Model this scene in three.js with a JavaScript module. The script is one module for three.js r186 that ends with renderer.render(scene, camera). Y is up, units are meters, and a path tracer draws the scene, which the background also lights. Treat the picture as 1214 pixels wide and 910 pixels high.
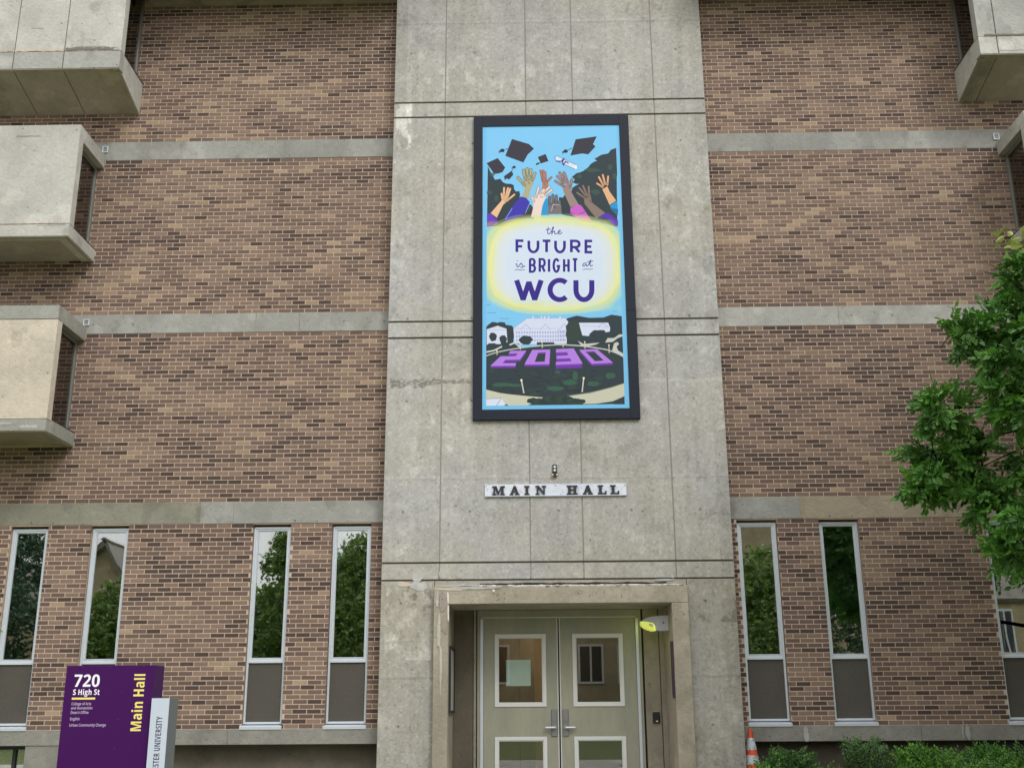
import * as THREE from 'three';
import { RoundedBoxGeometry } from 'three/addons/geometries/RoundedBoxGeometry.js';
import { mergeGeometries } from 'three/addons/utils/BufferGeometryUtils.js';
import { TextGeometry } from 'three/addons/geometries/TextGeometry.js';
import { FontLoader } from 'three/addons/loaders/FontLoader.js';

// ------------------------------------------------------------------ camera, sky, sun, exposure
const scene = new THREE.Scene();
const camera = new THREE.PerspectiveCamera(38.786, 1024 / 767, 0.1, 400);
camera.position.set(0, 1.6, 16.24);
camera.rotation.set(THREE.MathUtils.degToRad(16.338), THREE.MathUtils.degToRad(0.956), THREE.MathUtils.degToRad(-0.367), 'YXZ');
const SUN = new THREE.Vector3(0.36, 0.70, 0.60).normalize();
const SKY = 0.95, EXPOSURE = 1.06;

// ------------------------------------------------------------------ random numbers and noise
function rng(seed) { let s = seed >>> 0; return () => { s = (s + 0x6D2B79F5) >>> 0; let t = s; t = Math.imul(t ^ (t >>> 15), t | 1); t ^= t + Math.imul(t ^ (t >>> 7), t | 61); return ((t ^ (t >>> 14)) >>> 0) / 4294967296; }; }
function hash(i, j, s) { let h = Math.imul(i, 374761393) + Math.imul(j, 668265263) + Math.imul(s, 974634777); h = Math.imul(h ^ (h >>> 13), 1274126177); return ((h ^ (h >>> 16)) >>> 0) / 4294967296; }
function vnoise(x, y, px, py, s) {
  const i = Math.floor(x), j = Math.floor(y), fx = x - i, fy = y - j, u = fx * fx * (3 - 2 * fx), v = fy * fy * (3 - 2 * fy);
  const w = (a, p) => ((a % p) + p) % p, i0 = w(i, px), i1 = w(i + 1, px), j0 = w(j, py), j1 = w(j + 1, py);
  const a = hash(i0, j0, s), b = hash(i1, j0, s), c = hash(i0, j1, s), d = hash(i1, j1, s);
  return a + (b - a) * u + (c - a) * v + (a - b - c + d) * u * v;
}
function fbm(u, v, fx, fy, oct, s) { let t = 0, a = 0.5, n = 0; for (let o = 0; o < oct; o++) { t += a * vnoise(u * fx, v * fy, fx, fy, s + o); n += a; a *= 0.55; fx *= 2; fy *= 2; } return t / n; }
const sm = (a, b, x) => { const t = Math.min(1, Math.max(0, (x - a) / (b - a))); return t * t * (3 - 2 * t); };
const lin = c => { c /= 255; return c <= 0.04045 ? c / 12.92 : ((c + 0.055) / 1.055) ** 2.4; };
const C = (r, g, b) => new THREE.Color().setRGB(lin(r), lin(g), lin(b));   // an sRGB triple
function dataTex(w, h, f, srgb = true, wrap = true) {
  const d = new Uint8Array(w * h * 4);
  for (let y = 0; y < h; y++) for (let x = 0; x < w; x++) { const c = f((x + 0.5) / w, (y + 0.5) / h), k = (y * w + x) * 4; d[k] = Math.max(0, Math.min(255, c[0])); d[k + 1] = Math.max(0, Math.min(255, c[1])); d[k + 2] = Math.max(0, Math.min(255, c[2])); d[k + 3] = 255; }
  const t = new THREE.DataTexture(d, w, h, THREE.RGBAFormat); t.magFilter = THREE.LinearFilter; t.minFilter = THREE.LinearMipmapLinearFilter; t.generateMipmaps = true;
  if (wrap) t.wrapS = t.wrapT = THREE.RepeatWrapping; if (srgb) t.colorSpace = THREE.SRGBColorSpace; t.needsUpdate = true; return t;
}

// ------------------------------------------------------------------ the overcast sky
{
  const w = 512, h = 256, d = new Float32Array(w * h * 4);
  for (let y = 0; y < h; y++) for (let x = 0; x < w; x++) {
    const el = ((y + 0.5) / h - 0.5) * Math.PI, az = ((x + 0.5) / w - 0.5) * 2 * Math.PI;
    const dir = new THREE.Vector3(Math.cos(az) * Math.cos(el), Math.sin(el), Math.sin(az) * Math.cos(el));
    const s = Math.max(0, Math.sin(el));
    const cloud = 0.82 + 0.36 * fbm((x + 0.5) / w, (y + 0.5) / h, 10, 14, 5, 71);
    const veil = 0.55 + 0.75 * Math.pow(Math.max(0, dir.dot(SUN) * 0.5 + 0.5), 3);
    const L = SKY * (1.15 + 1.0 * s) * cloud * veil * (el < 0 ? 0.5 : 1);
    const k = (y * w + x) * 4, warm = 1 - s;
    d[k] = L * (0.985 + 0.03 * warm); d[k + 1] = L * (0.99 + 0.012 * warm); d[k + 2] = L * (1.05 - 0.03 * warm); d[k + 3] = 1;
  }
  const t = new THREE.DataTexture(d, w, h, THREE.RGBAFormat, THREE.FloatType); t.mapping = THREE.EquirectangularReflectionMapping; t.magFilter = THREE.LinearFilter; t.wrapS = THREE.RepeatWrapping; t.needsUpdate = true;
  scene.background = t; scene.environment = t;
}
const sun = new THREE.DirectionalLight(new THREE.Color(1, 0.975, 0.93), 1.15);
sun.position.copy(SUN).multiplyScalar(40); sun.target.position.set(0, 5, 0); sun.castShadow = true; sun.shadow.radius = 28;
sun.shadow.mapSize.set(2048, 2048); Object.assign(sun.shadow.camera, { left: -20, right: 20, top: 20, bottom: -20, near: 1, far: 90 });
scene.add(sun, sun.target);
const renderer = new THREE.WebGLRenderer({ antialias: true });
renderer.setSize(1024, 767); renderer.shadowMap.enabled = true; renderer.shadowMap.type = THREE.PCFSoftShadowMap;
renderer.toneMapping = THREE.LinearToneMapping; renderer.toneMappingExposure = EXPOSURE;

// ------------------------------------------------------------------ object helpers
const used = {};
const numbered = n => { const k = used[n] = (used[n] ?? -1) + 1; return k ? `${n}_${String(k).padStart(3, '0')}` : n; };
function tag(o, label, category, group, kind) { if (label) o.userData.label = label; if (category) o.userData.category = category; if (group) o.userData.group = group; if (kind) o.userData.kind = kind; return o; }
function thing(name, label, category, pos = [0, 0, 0], group) { const o = new THREE.Group(); o.name = numbered(name); o.position.set(...pos); scene.add(o); return tag(o, label, category, group); }
function part(parent, name, geo, mat, label) { const m = new THREE.Mesh(geo, mat); m.name = name; parent.add(m); if (label) m.userData.label = label; return m; }
function sub(parent, name) { const g = new THREE.Group(); g.name = name; parent.add(g); return g; }
function struct(name, geo, mat) { const m = new THREE.Mesh(geo, mat); m.name = numbered(name); m.userData.kind = 'structure'; scene.add(m); return m; }
function worldUV(g0, su = 1, sv = 1, ou = 0, ov = 0) {           // uv in metres (times su, sv), by the way each face points
  const g = g0.index ? g0.toNonIndexed() : g0, p = g.attributes.position, uv = new Float32Array(p.count * 2);
  const a = new THREE.Vector3(), b = new THREE.Vector3(), c = new THREE.Vector3();
  for (let i = 0; i < p.count; i += 3) {
    a.fromBufferAttribute(p, i); b.fromBufferAttribute(p, i + 1); c.fromBufferAttribute(p, i + 2);
    const n = b.clone().sub(a).cross(c.clone().sub(a)), x = Math.abs(n.x), y = Math.abs(n.y), z = Math.abs(n.z);
    [a, b, c].forEach((q, k) => { const [s, t] = z >= x && z >= y ? [q.x, q.y] : x >= y ? [q.z + 0.37, q.y] : [q.x, q.z + 0.71]; uv[(i + k) * 2] = s * su + ou; uv[(i + k) * 2 + 1] = t * sv + ov; });
  }
  g.setAttribute('uv', new THREE.BufferAttribute(uv, 2)); return g;
}
function box(x0, x1, y0, y1, z0, z1, r = 0.004) {
  const w = x1 - x0, h = y1 - y0, d = z1 - z0;
  const g = r > 0 ? new RoundedBoxGeometry(w, h, d, 1, Math.min(r, w / 2.1, h / 2.1, d / 2.1)) : new THREE.BoxGeometry(w, h, d);
  g.translate((x0 + x1) / 2, (y0 + y1) / 2, (z0 + z1) / 2); return worldUV(g);
}
const join = (...gs) => mergeGeometries(gs.flat().map(g => { const q = g.index ? g.toNonIndexed() : g; for (const k of Object.keys(q.attributes)) if (!['position', 'normal', 'uv'].includes(k)) q.deleteAttribute(k); return q; }));
function frameGeo(x0, x1, y0, y1, z0, z1, wl, wr = wl, wb = wl, wt = wl) {
  return join(box(x0, x0 + wl, y0, y1, z0, z1, 0.003), box(x1 - wr, x1, y0, y1, z0, z1, 0.003), box(x0 + wl, x1 - wr, y0, y0 + wb, z0, z1 - 0.0012, 0.003), box(x0 + wl, x1 - wr, y1 - wt, y1, z0, z1 - 0.0012, 0.003));
}
function prismYZ(x0, x1, pts) {                                   // a side outline [z, y] pushed from x0 to x1
  const s = new THREE.Shape(pts.map(([z, y]) => new THREE.Vector2(-z, y)));
  const g = new THREE.ExtrudeGeometry(s, { depth: x1 - x0, bevelEnabled: false }); g.rotateY(Math.PI / 2); g.translate(x0, 0, 0); return worldUV(g);
}

// ------------------------------------------------------------------ materials
const R0 = rng(11);
const pitsFor = (n, seed, w, h) => { const r = rng(seed), a = []; for (let i = 0; i < n; i++) a.push([r() * w, r() * h, 0.006 + 0.016 * r() * r(), r()]); return a; };
// the tower: 5.4 m by 13.6 m of cast concrete, mottled, with pour lines, streaks, pits, cracks and a smeared patch
const TW = 5.4, TH = 13.6;
function towerTexture() {
  const w = 832, h = 2048, buf = new Float32Array(w * h), warm = new Float32Array(w * h);
  for (let y = 0; y < h; y++) for (let x = 0; x < w; x++) {
    const u = x / w, v = y / h, X = u * TW - 2.3, Y = v * TH;
    const big = fbm(u, v, 4, 10, 4, 3), mid = fbm(u, v, 20, 48, 4, 9), fine = fbm(u, v, 120, 300, 2, 21), streak = fbm(u, v, 70, 6, 4, 33);
    const grit = hash(x, y, 7) - 0.5, speck = fbm(u, v, 208, 512, 2, 44);
    let b = 166 + 13 * (big - 0.5) + 20 * (mid - 0.5) + 18 * (fine - 0.5) + 16 * (streak - 0.5) + 9 * grit + 16 * sm(0.68, 0.8, speck) - 20 * sm(0.7, 0.82, 1 - speck);
    b += 16 * sm(0.55, 0.75, fbm(u, v, 40, 80, 5, 55)) * sm(0.4, 0.65, fbm(u, v, 6, 14, 3, 56));                      // pale efflorescence
    b -= 13 * sm(0.52, 0.75, fbm(u, v, 22, 60, 5, 77)) * sm(0.4, 0.65, fbm(u, v, 5, 12, 3, 78));                                            // grey blotches
    if (Y < 3.32) b -= 12;
    for (const [py, a] of [[12.65, 8], [6.32, 0], [4.81, 7], [9.4, 4], [1.95, 8], [2.45, 5]]) { const d = Y - py - 0.02 * (vnoise(u * 30, 0, 30, 1, 8) - 0.5); if (Math.abs(d) < 0.016) b -= a + 6 * (vnoise(u * 60, py, 60, 99, 5) - 0.4); else if (d > 0 && d < 0.06) b += a * 0.5; }
    const smear = (Y - 6.32 - 0.035 * (vnoise(u * 40, 0, 40, 1, 4) - 0.5));
    if (X < -0.75 && X > -2.14) { const th = 0.05 * (X < -1.45 ? 1.2 : 0.7) * (0.5 + vnoise(u * 90, 3, 90, 9, 6)); if (Math.abs(smear) < th) b -= 12 + 30 * sm(0.3, 0.7, vnoise(u * 160, v * 500, 160, 500, 14)); else if (smear < 0 && smear > -0.13) b += 10 * vnoise(u * 50, v * 200, 50, 200, 4); }
    if (Math.abs(smear) < 0.03 && X > 1.6) b += 9;
    if (X > 2.75) b -= 10 * fbm(u, v, 20, 10, 3, 91); if (X < -2.0 && Y > 10.9) b -= 12 * fbm(u, v, 24, 20, 3, 92);   // weathered dark edges
    if (X > 2.3 && X < 2.62 && Y > 10.9) b -= 8 * fbm(u, v, 30, 4, 3, 37);
    if (X < -1.9 && X > -2.16 && Y > 10.3 && Y < 11.15) b += 38 * sm(0.42, 0.62, fbm(u, v, 40, 60, 4, 18));            // white bloom under the joint
    if (X < -1.45 && X > -2.12 && Y > 2.2 && Y < 3.3) b += 22 * sm(0.5, 0.65, fbm(u, v, 26, 50, 4, 58)) - 34 * sm(0.63, 0.72, fbm(u, v, 40, 90, 4, 59)) * sm(2.6, 3.1, Y);
    if (X > 2.3 && Y > 2.7 && Y < 3.3) b -= 26 * sm(0.58, 0.7, fbm(u, v, 34, 60, 4, 68));
    buf[y * w + x] = b; warm[y * w + x] = fbm(u, v, 5, 12, 3, 99) - 0.5 + (Y < 3.35 ? 0.18 : 0);
  }
  const dot = (X, Y, r, a) => { const cx = (X + 2.3) / TW * w, cy = Y / TH * h, pr = r / TW * w; for (let j = Math.floor(cy - pr - 1); j <= cy + pr + 1; j++) for (let i = Math.floor(cx - pr - 1); i <= cx + pr + 1; i++) if (i >= 0 && j >= 0 && i < w && j < h) { const d = Math.hypot(i - cx, j - cy); if (d < pr + 0.5) buf[j * w + i] -= a * Math.min(1, pr + 0.5 - d); } };
  for (const [x, y, r, k] of pitsFor(900, 5, TW, TH)) dot(x - 2.3, y, r * 0.6 + 0.002, 14 + 42 * k);
  for (let r = 0; r < 5; r++) for (const X of [-1.9, -0.9, 0.4, 1.5, 2.5]) for (const dy of [0.5, 2.2]) dot(X + 0.06 * (R0() - 0.5), 0.8 + r * 3.03 + dy, 0.02, 40);      // form tie holes
  const crack = (x, y, n, dx, dy, seed) => { const r = rng(seed); for (let i = 0; i < n; i++) { dot(x, y, 0.004, 42); x += dx + 0.022 * (r() - 0.5); y += dy + 0.018 * (r() - 0.5); } };
  crack(-1.95, 12.2, 60, 0.001, -0.016, 1); crack(-1.9, 11.9, 50, 0.003, -0.014, 2); crack(-1.75, 11.7, 34, -0.006, -0.012, 3); crack(2.62, 4.5, 40, 0.001, -0.018, 4); crack(2.45, 4.15, 30, 0.009, 0.005, 5); crack(2.75, 3.75, 24, 0.001, -0.012, 6); crack(2.6, 3.62, 20, 0.001, -0.01, 7);
  return dataTex(w, h, (u, v) => { const i = Math.min(h - 1, Math.floor(v * h)) * w + Math.min(w - 1, Math.floor(u * w)), b = buf[i], k = warm[i]; return [b + 2.5 + 6 * k, b + k, b - 8 - 12 * k]; }, true, false);
}
// plain concrete, 4 m repeat; centre value about 190 so that a material's colour sets the tone
const concPits = pitsFor(150, 8, 4, 4);
const concTex = (() => {
  const n = 1024, buf = new Float32Array(n * n);
  for (let y = 0; y < n; y++) for (let x = 0; x < n; x++) { const u = x / n, v = y / n; buf[y * n + x] = 218 + 34 * (fbm(u, v, 3, 3, 5, 101) - 0.5) + 34 * (fbm(u, v, 14, 12, 4, 110) - 0.5) + 16 * (fbm(u, v, 100, 100, 2, 120) - 0.5) + 14 * sm(0.58, 0.68, fbm(u, v, 10, 10, 5, 133)) - 18 * sm(0.6, 0.72, fbm(u, v, 12, 7, 5, 144)); }
  for (const [X, Y, r, k] of concPits) { const cx = X / 4 * n, cy = Y / 4 * n, pr = r / 4 * n * 0.8; for (let j = -6; j <= 6; j++) for (let i = -6; i <= 6; i++) { const d = Math.hypot(i, j); if (d < pr + 0.5) buf[((Math.floor(cy + j) + n) % n) * n + (Math.floor(cx + i) + n) % n] -= (20 + 70 * k) * Math.min(1, pr + 0.5 - d); } }
  const t = dataTex(n, n, (u, v) => { const b = buf[Math.floor(v * n) * n + Math.floor(u * n)]; return [b, b, b - 2]; });
  t.repeat.set(0.25, 0.25); return t;
})();
const bumpTex = (() => { const t = dataTex(512, 512, (u, v) => { const b = 128 + 110 * (fbm(u, v, 24, 24, 5, 201) - 0.5) - 90 * sm(0.66, 0.72, fbm(u, v, 40, 40, 2, 222)); return [b, b, b]; }, false); t.repeat.set(0.7, 0.7); return t; })();
const concrete = (r, g, b, rough = 0.93) => new THREE.MeshStandardMaterial({ color: C(r, g, b).multiplyScalar(1.38), map: concTex, bumpMap: bumpTex, bumpScale: 0.006, roughness: rough });
const towerTex = towerTexture();
const waveTex = (() => { const t = dataTex(256, 256, (u, v) => { const b = 255 * fbm(u, v, 5, 3, 2, 333); return [b, b, b]; }, false); t.repeat.set(0.6, 0.6); return t; })();
const M = {
  tower: new THREE.MeshStandardMaterial({ map: towerTex, roughness: 0.93 }),
  joint: new THREE.MeshStandardMaterial({ color: C(120, 114, 104), roughness: 1 }),
  bayGrey: concrete(184, 182, 174), bayWarm: concrete(198, 188, 171), bayStrip: concrete(150, 150, 142), soffit: concrete(164, 155, 138), band: concrete(149, 149, 143), bandPale: concrete(163, 162, 156), bandGreen: concrete(134, 132, 118), bandTan: concrete(155, 143, 124),
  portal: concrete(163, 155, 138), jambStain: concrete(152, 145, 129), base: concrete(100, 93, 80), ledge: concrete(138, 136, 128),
  mortar: new THREE.MeshStandardMaterial({ color: C(196, 175, 152), roughness: 1 }),
  white: new THREE.MeshStandardMaterial({ color: C(205, 212, 218), roughness: 0.38, metalness: 0.25 }),
  whitePaint: new THREE.MeshStandardMaterial({ color: C(214, 216, 212), roughness: 0.5 }),
  grey: new THREE.MeshStandardMaterial({ color: C(128, 131, 126), roughness: 0.5, metalness: 0.3 }),
  dark: new THREE.MeshStandardMaterial({ color: C(38, 36, 34), roughness: 0.8 }),
  room: new THREE.MeshStandardMaterial({ color: C(60, 62, 58), roughness: 1 }),
  black: new THREE.MeshStandardMaterial({ color: C(26, 27, 31), roughness: 0.5 }),
  steel: new THREE.MeshStandardMaterial({ color: C(205, 207, 208), roughness: 0.3, metalness: 0.9 }),
  steelDull: new THREE.MeshStandardMaterial({ color: C(135, 137, 137), roughness: 0.5, metalness: 0.6 }),
  glass: new THREE.MeshPhysicalMaterial({ color: C(205, 222, 212), roughness: 0.0, transmission: 1, thickness: 0, ior: 5.0, bumpMap: waveTex, bumpScale: 0.0005 }),
  sideGlass: new THREE.MeshPhysicalMaterial({ color: C(190, 180, 165), roughness: 0.0, transmission: 1, thickness: 0, ior: 2.0 }),
  doorGlass: new THREE.MeshPhysicalMaterial({ color: C(240, 244, 241), roughness: 0.0, transmission: 1, thickness: 0, ior: 2.3 }),
  caulk: new THREE.MeshStandardMaterial({ color: C(214, 210, 200), roughness: 0.8 }),
  plaster: new THREE.MeshStandardMaterial({ color: C(200, 199, 194), map: concTex, roughness: 0.9 }),
  paleStreak: concrete(176, 172, 162), pinkStreak: concrete(150, 138, 128),
  soot: new THREE.MeshStandardMaterial({ color: C(92, 82, 68), roughness: 1 }),
  rust: new THREE.MeshStandardMaterial({ color: C(132, 98, 76), roughness: 1 }),
  plasterPink: new THREE.MeshStandardMaterial({ color: C(220, 206, 190), map: concTex, roughness: 0.9 }),
};
const grainTex = dataTex(128, 128, (u, v) => { const b = 232 + 46 * (fbm(u, v, 20, 8, 4, 301) - 0.5) + 30 * (fbm(u, v, 50, 30, 2, 311) - 0.5); return [b, b, b]; });
M.brick = new THREE.MeshStandardMaterial({ map: grainTex, roughness: 0.9 });
const panelTex = dataTex(256, 256, (u, v) => { const b = 215 + 34 * (fbm(u, v, 90, 90, 2, 401) - 0.5) + 22 * (fbm(u, v, 3, 3, 4, 410) - 0.5); return [b, b, b]; });
M.panel = new THREE.MeshStandardMaterial({ color: C(92, 87, 78), map: panelTex, roughness: 0.75 });
const doorTex = dataTex(512, 1024, (u, v) => { const k = fbm(u, v, 5, 3, 5, 501) - 0.5, s = fbm(u, v, 30, 2, 4, 510) - 0.5, b = 204 + 30 * k + 4 * s + 12 * (fbm(u, v, 30, 30, 3, 530) - 0.5); return [b + 6 * k, b, b - 6 - 18 * k]; });
M.door = new THREE.MeshStandardMaterial({ color: C(190, 190, 172), map: doorTex, roughness: 0.5 });

// ------------------------------------------------------------------ THE BUILDING
const B = thing('university_building', 'four storey brick building with grey concrete entrance tower and bay windows', 'building');
const TX0 = -2.19, TX1 = 2.945, ZT = 0.25;
const WINDOWS = [[-7.834, -7.277], [-6.616, -6.059], [-4.168, -3.606], [-2.975, -2.398], [3.074, 3.655], [4.293, 4.87], [6.746, 7.32]];
const BAND = [[10.31, 10.645], [7.262, 7.582], [4.222, 4.553]], LEDGE = [1.064, 1.277];
const BAYS = [[-1, -7.03, 5.44, 7.38], [-1, -7.03, 8.50, 10.41], [-1, -6.525, 11.16, 14.2], [1, 7.73, 5.44, 7.38], [1, 7.73, 8.50, 10.41], [1, 7.20, 11.16, 14.2]];   // side, inner edge, bottom, top
const XEND = 10.8;

// brick walls: mortar sheet with openings, bricks proud of it
const brickShapes = [0, 1, 2].map(k => new THREE.BoxGeometry(1, 1, 1));
const BL = 0.2095, JT = 0.0128;
for (const side of [-1, 1]) {
  const x0 = side < 0 ? -XEND : TX1 - 0.1, x1 = side < 0 ? TX0 + 0.1 : XEND;
  const cuts = WINDOWS.filter(w => w[0] * side > 0);
  const sh = new THREE.Shape([[x0, 1.1], [x1, 1.1], [x1, 14.2], [x0, 14.2]].map(p => new THREE.Vector2(...p)));
  for (const [a, b] of cuts) sh.holes.push(new THREE.Path([[a - 0.012, 1.2], [a - 0.012, 4.21], [b + 0.012, 4.21], [b + 0.012, 1.2]].map(p => new THREE.Vector2(...p))));
  const wg = new THREE.ExtrudeGeometry(sh, { depth: 0.24, bevelEnabled: false }); wg.translate(0, 0, -0.2435);
  const wall = part(B, 'brick_wall', worldUV(wg), M.mortar, side < 0 ? 'brick wall left of the concrete tower' : 'brick wall right of the concrete tower');
  const r = rng(side < 0 ? 401 : 777), list = [];
  const zones = [[1.277, 4.222, 44], [4.553, 7.262, 40], [7.582, 10.31, 40], [10.645, 13.27, 39]];
  zones.forEach(([ya, yb, n], zi) => {
    const ph = (yb - ya) / n;
    let run = 0, tone = 0.5;
    for (let c = 0; c < n; c++) {
      const y = ya + (c + 0.5) * ph;
      let spans = [[side < 0 ? -XEND : TX1 - 0.02, side < 0 ? TX0 + 0.02 : XEND]];
      const blocks = [];
      if (zi === 0) for (const [a, b] of cuts) blocks.push([a - 0.006, b + 0.006]);
      for (const [s, xe, b0, b1] of BAYS) if (s === side && y > b0 + 0.02 && y < b1 - 0.02 && b0 > 3) blocks.push(s < 0 ? [-XEND - 1, xe - 0.165] : [xe + 0.165, XEND + 1]);
      for (const [a, b] of blocks) spans = spans.flatMap(([p, q]) => b <= p || a >= q ? [[p, q]] : [[p, a], [b, q]].filter(t => t[1] - t[0] > 0.02));
      const off = (c % 2) * BL / 2 + (r() - 0.5) * 0.012;
      for (const [p, q] of spans) {
        for (let k = Math.floor((p - off) / BL) - 1; off + k * BL < q; k++) {
          const a = Math.max(p, off + k * BL + JT / 2), b = Math.min(q, off + (k + 1) * BL - JT / 2);
          if (b - a < 0.03) continue;
          // clustered tones: a dark one is often followed by another
          if (r() < 0.68) tone = r();
          const t = Math.min(1, Math.max(0, tone * 0.62 + r() * 0.3 + 0.5 * (fbm(a / 12 + 2, y / 14, 16, 34, 3, 40 + side) - 0.42) + (zi > 1 ? -0.05 : 0.05)));
          list.push([(a + b) / 2, y, b - a, ph - JT + (r() - 0.5) * 0.002, t, r(), r() - 0.5, r() - 0.5]);
        }
      }
    }
  });
  const colorOf = (t, k) => {
    const c = new THREE.Color();
    if (t > 0.74) c.copy(C(79, 64, 59)); else if (t > 0.46) c.copy(C(110, 90, 81)); else if (t > 0.13) c.copy(C(134, 112, 97)); else c.copy(C(161, 138, 115));
    const j = 0.88 + 0.24 * k; return c.multiplyScalar(j * 1.12);
  };
  const place = (o, b) => { o.position.set(b[0], b[1], -0.012 + b[6] * 0.003); o.scale.set(b[2], b[3], 0.024); o.rotation.set(0, b[7] * 0.006, b[6] * 0.006); };
  // the 150 whole bricks of this wing that show largest: lowest courses, inside the photograph
  const big = list.filter(b => b[2] > 0.19 && Math.abs(b[0]) < 8.1).sort((a, b) => a[1] - b[1] || Math.abs(a[0]) - Math.abs(b[0])).slice(0, 150), chosen = new Set(big);
  const mats = [...Array(20)].map((_, i) => { const m = M.brick.clone(); m.color.copy(colorOf([0.9, 0.6, 0.35, 0.05][i % 4], (i >> 2) / 4)); return m; });
  for (const b of big) { const t = b[4], q = t > 0.74 ? 0 : t > 0.46 ? 1 : t > 0.13 ? 2 : 3; place(part(wall, 'brick', brickShapes[0], mats[q + 4 * Math.min(4, Math.floor(b[5] * 5))]), b); }
  const rest = list.filter(b => !chosen.has(b)), im = new THREE.InstancedMesh(brickShapes[0], M.brick, rest.length), o = new THREE.Object3D();
  rest.forEach((b, i) => { place(o, b); o.updateMatrix(); im.setMatrixAt(i, o.matrix); im.setColorAt(i, colorOf(b[4], b[5])); });
  im.name = 'brick_courses'; im.userData.kind = 'stuff'; wall.add(im);
}

// concrete bands: cast pieces butted end to end
const bandJoints = [[-6.282, -4.03], [-6.998, -4.33, -3.634], [-4.98, -4.481], [], [4.87], [5.637]];
for (const side of [-1, 1]) BAND.forEach(([y0, y1], bi) => {
  const xs = [side < 0 ? -XEND : TX1 - 0.02, ...(side < 0 ? bandJoints[bi] : bandJoints[bi + 3]), side < 0 ? TX0 + 0.02 : XEND];
  for (let i = 0; i + 1 < xs.length; i++) {
    const m = bi === 2 ? (side > 0 ? M.bandTan : i === 0 ? M.bandGreen : M.band) : bi === 1 && side > 0 ? M.bandPale : M.band;
    part(B, 'concrete_band', box(xs[i] + 0.004, xs[i + 1] - 0.004, y0, y1, -0.05, 0.004 + 0.002 * i, 0.004), m);
  }
});
part(B, 'concrete_band', box(2.95, 4.02, 4.226, 4.549, -0.04, 0.0075, 0.003), M.band, 'darker grey end of the concrete band beside the tower');
for (const [a, b] of [[-XEND, -4.36], [-4.36, -2.19], [2.945, 5.477], [5.477, XEND]]) part(B, 'concrete_ledge', box(a + 0.003, b - 0.003, LEDGE[0], LEDGE[1], -0.3, 0.012, 0.008), M.ledge);

// base wall below the ledge, set back, with a pier, a basement window and a louvre
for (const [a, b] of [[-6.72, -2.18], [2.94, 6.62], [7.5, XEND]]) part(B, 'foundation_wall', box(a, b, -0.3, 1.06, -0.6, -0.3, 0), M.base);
part(B, 'foundation_pier', box(-7.25, -6.72, -0.3, 1.061, -0.6, 0.003, 0.006), concrete(128, 126, 117));
{ const w = sub(B, 'basement_window'); part(w, 'frame', join(frameGeo(-9.4, -7.25, 0.3, 1.06, -0.5, -0.42, 0.06), box(-7.62, -7.57, 0.36, 1.0, -0.5, -0.43)), new THREE.MeshStandardMaterial({ color: C(70, 76, 72), roughness: 0.5 })); part(w, 'pane', box(-9.34, -7.31, 0.36, 1.0, -0.475, -0.465, 0), M.glass); part(w, 'room', box(-9.4, -7.25, -0.3, 1.06, -0.9, -0.7, 0), M.room); }
{ const w = sub(B, 'vent_louvre'); for (let i = 0; i < 8; i++) { const g = new THREE.BoxGeometry(0.86, 0.012, 0.12); g.rotateX(0.7); g.translate(7.06, 0.45 + i * 0.078, -0.32); part(w, 'slat', worldUV(g), M.grey); } part(w, 'backing', box(6.62, 7.5, -0.3, 1.06, -0.6, -0.45, 0), M.dark); }

// the entrance tower: cast panels parted by recessed joints
{
  const t = part(B, 'entrance_tower', join(box(TX0 + 0.01, TX1 - 0.01, 3.24, 14.2, -1.2, ZT - 0.03, 0), box(TX0 + 0.01, -1.4, -0.3, 3.24, -1.2, ZT - 0.03, 0), box(2.23, TX1 - 0.01, -0.3, 3.24, -1.2, ZT - 0.03, 0)), M.joint, 'grey cast concrete entrance tower with recessed joints');
  const xs = [TX0, -1.345, -0.012, 0.762, 2.105, TX1], rows = [[11.169, 14.2], [10.895, 11.149], [7.325, 10.875], [7.057, 7.305], [3.589, 7.037], [3.336, 3.569]];
  const pg = (a, b, c, d, dz, r) => { const g = box(a, b, c, d, -0.2, ZT + dz, r); return worldUV(g, 1 / TW, 1 / TH, 2.3 / TW, 0); };
  for (const [y0, y1] of rows) for (let i = 0; i < 5; i++) {
    const g = 0.008;
    part(t, 'concrete_panel', pg(xs[i] + (i ? g : 0), xs[i + 1] - (i < 4 ? g : 0), y0 + 0.003, y1 - 0.003, (R0() - 0.5) * 0.002, 0.008), M.tower);
  }
  const jm = new THREE.MeshStandardMaterial({ color: C(142, 139, 130), roughness: 1 });
  for (const x of xs.slice(1, 5)) for (const [y0, y1] of rows) part(t, 'joint_filler', box(x - 0.012, x + 0.012, y0 + 0.01, y1 - 0.01, 0.1, ZT - 0.0085, 0), jm);
  part(t, 'concrete_panel', pg(-1.405, 2.24, 3.2225, 3.316, -0.002, 0.006), M.tower);
  part(t, 'concrete_panel', pg(TX0, -1.412, -0.3, 3.317, 0.0, 0.012), M.tower); part(t, 'concrete_panel', pg(2.247, TX1, -0.3, 3.317, 0.0, 0.012), M.tower);
}

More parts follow.
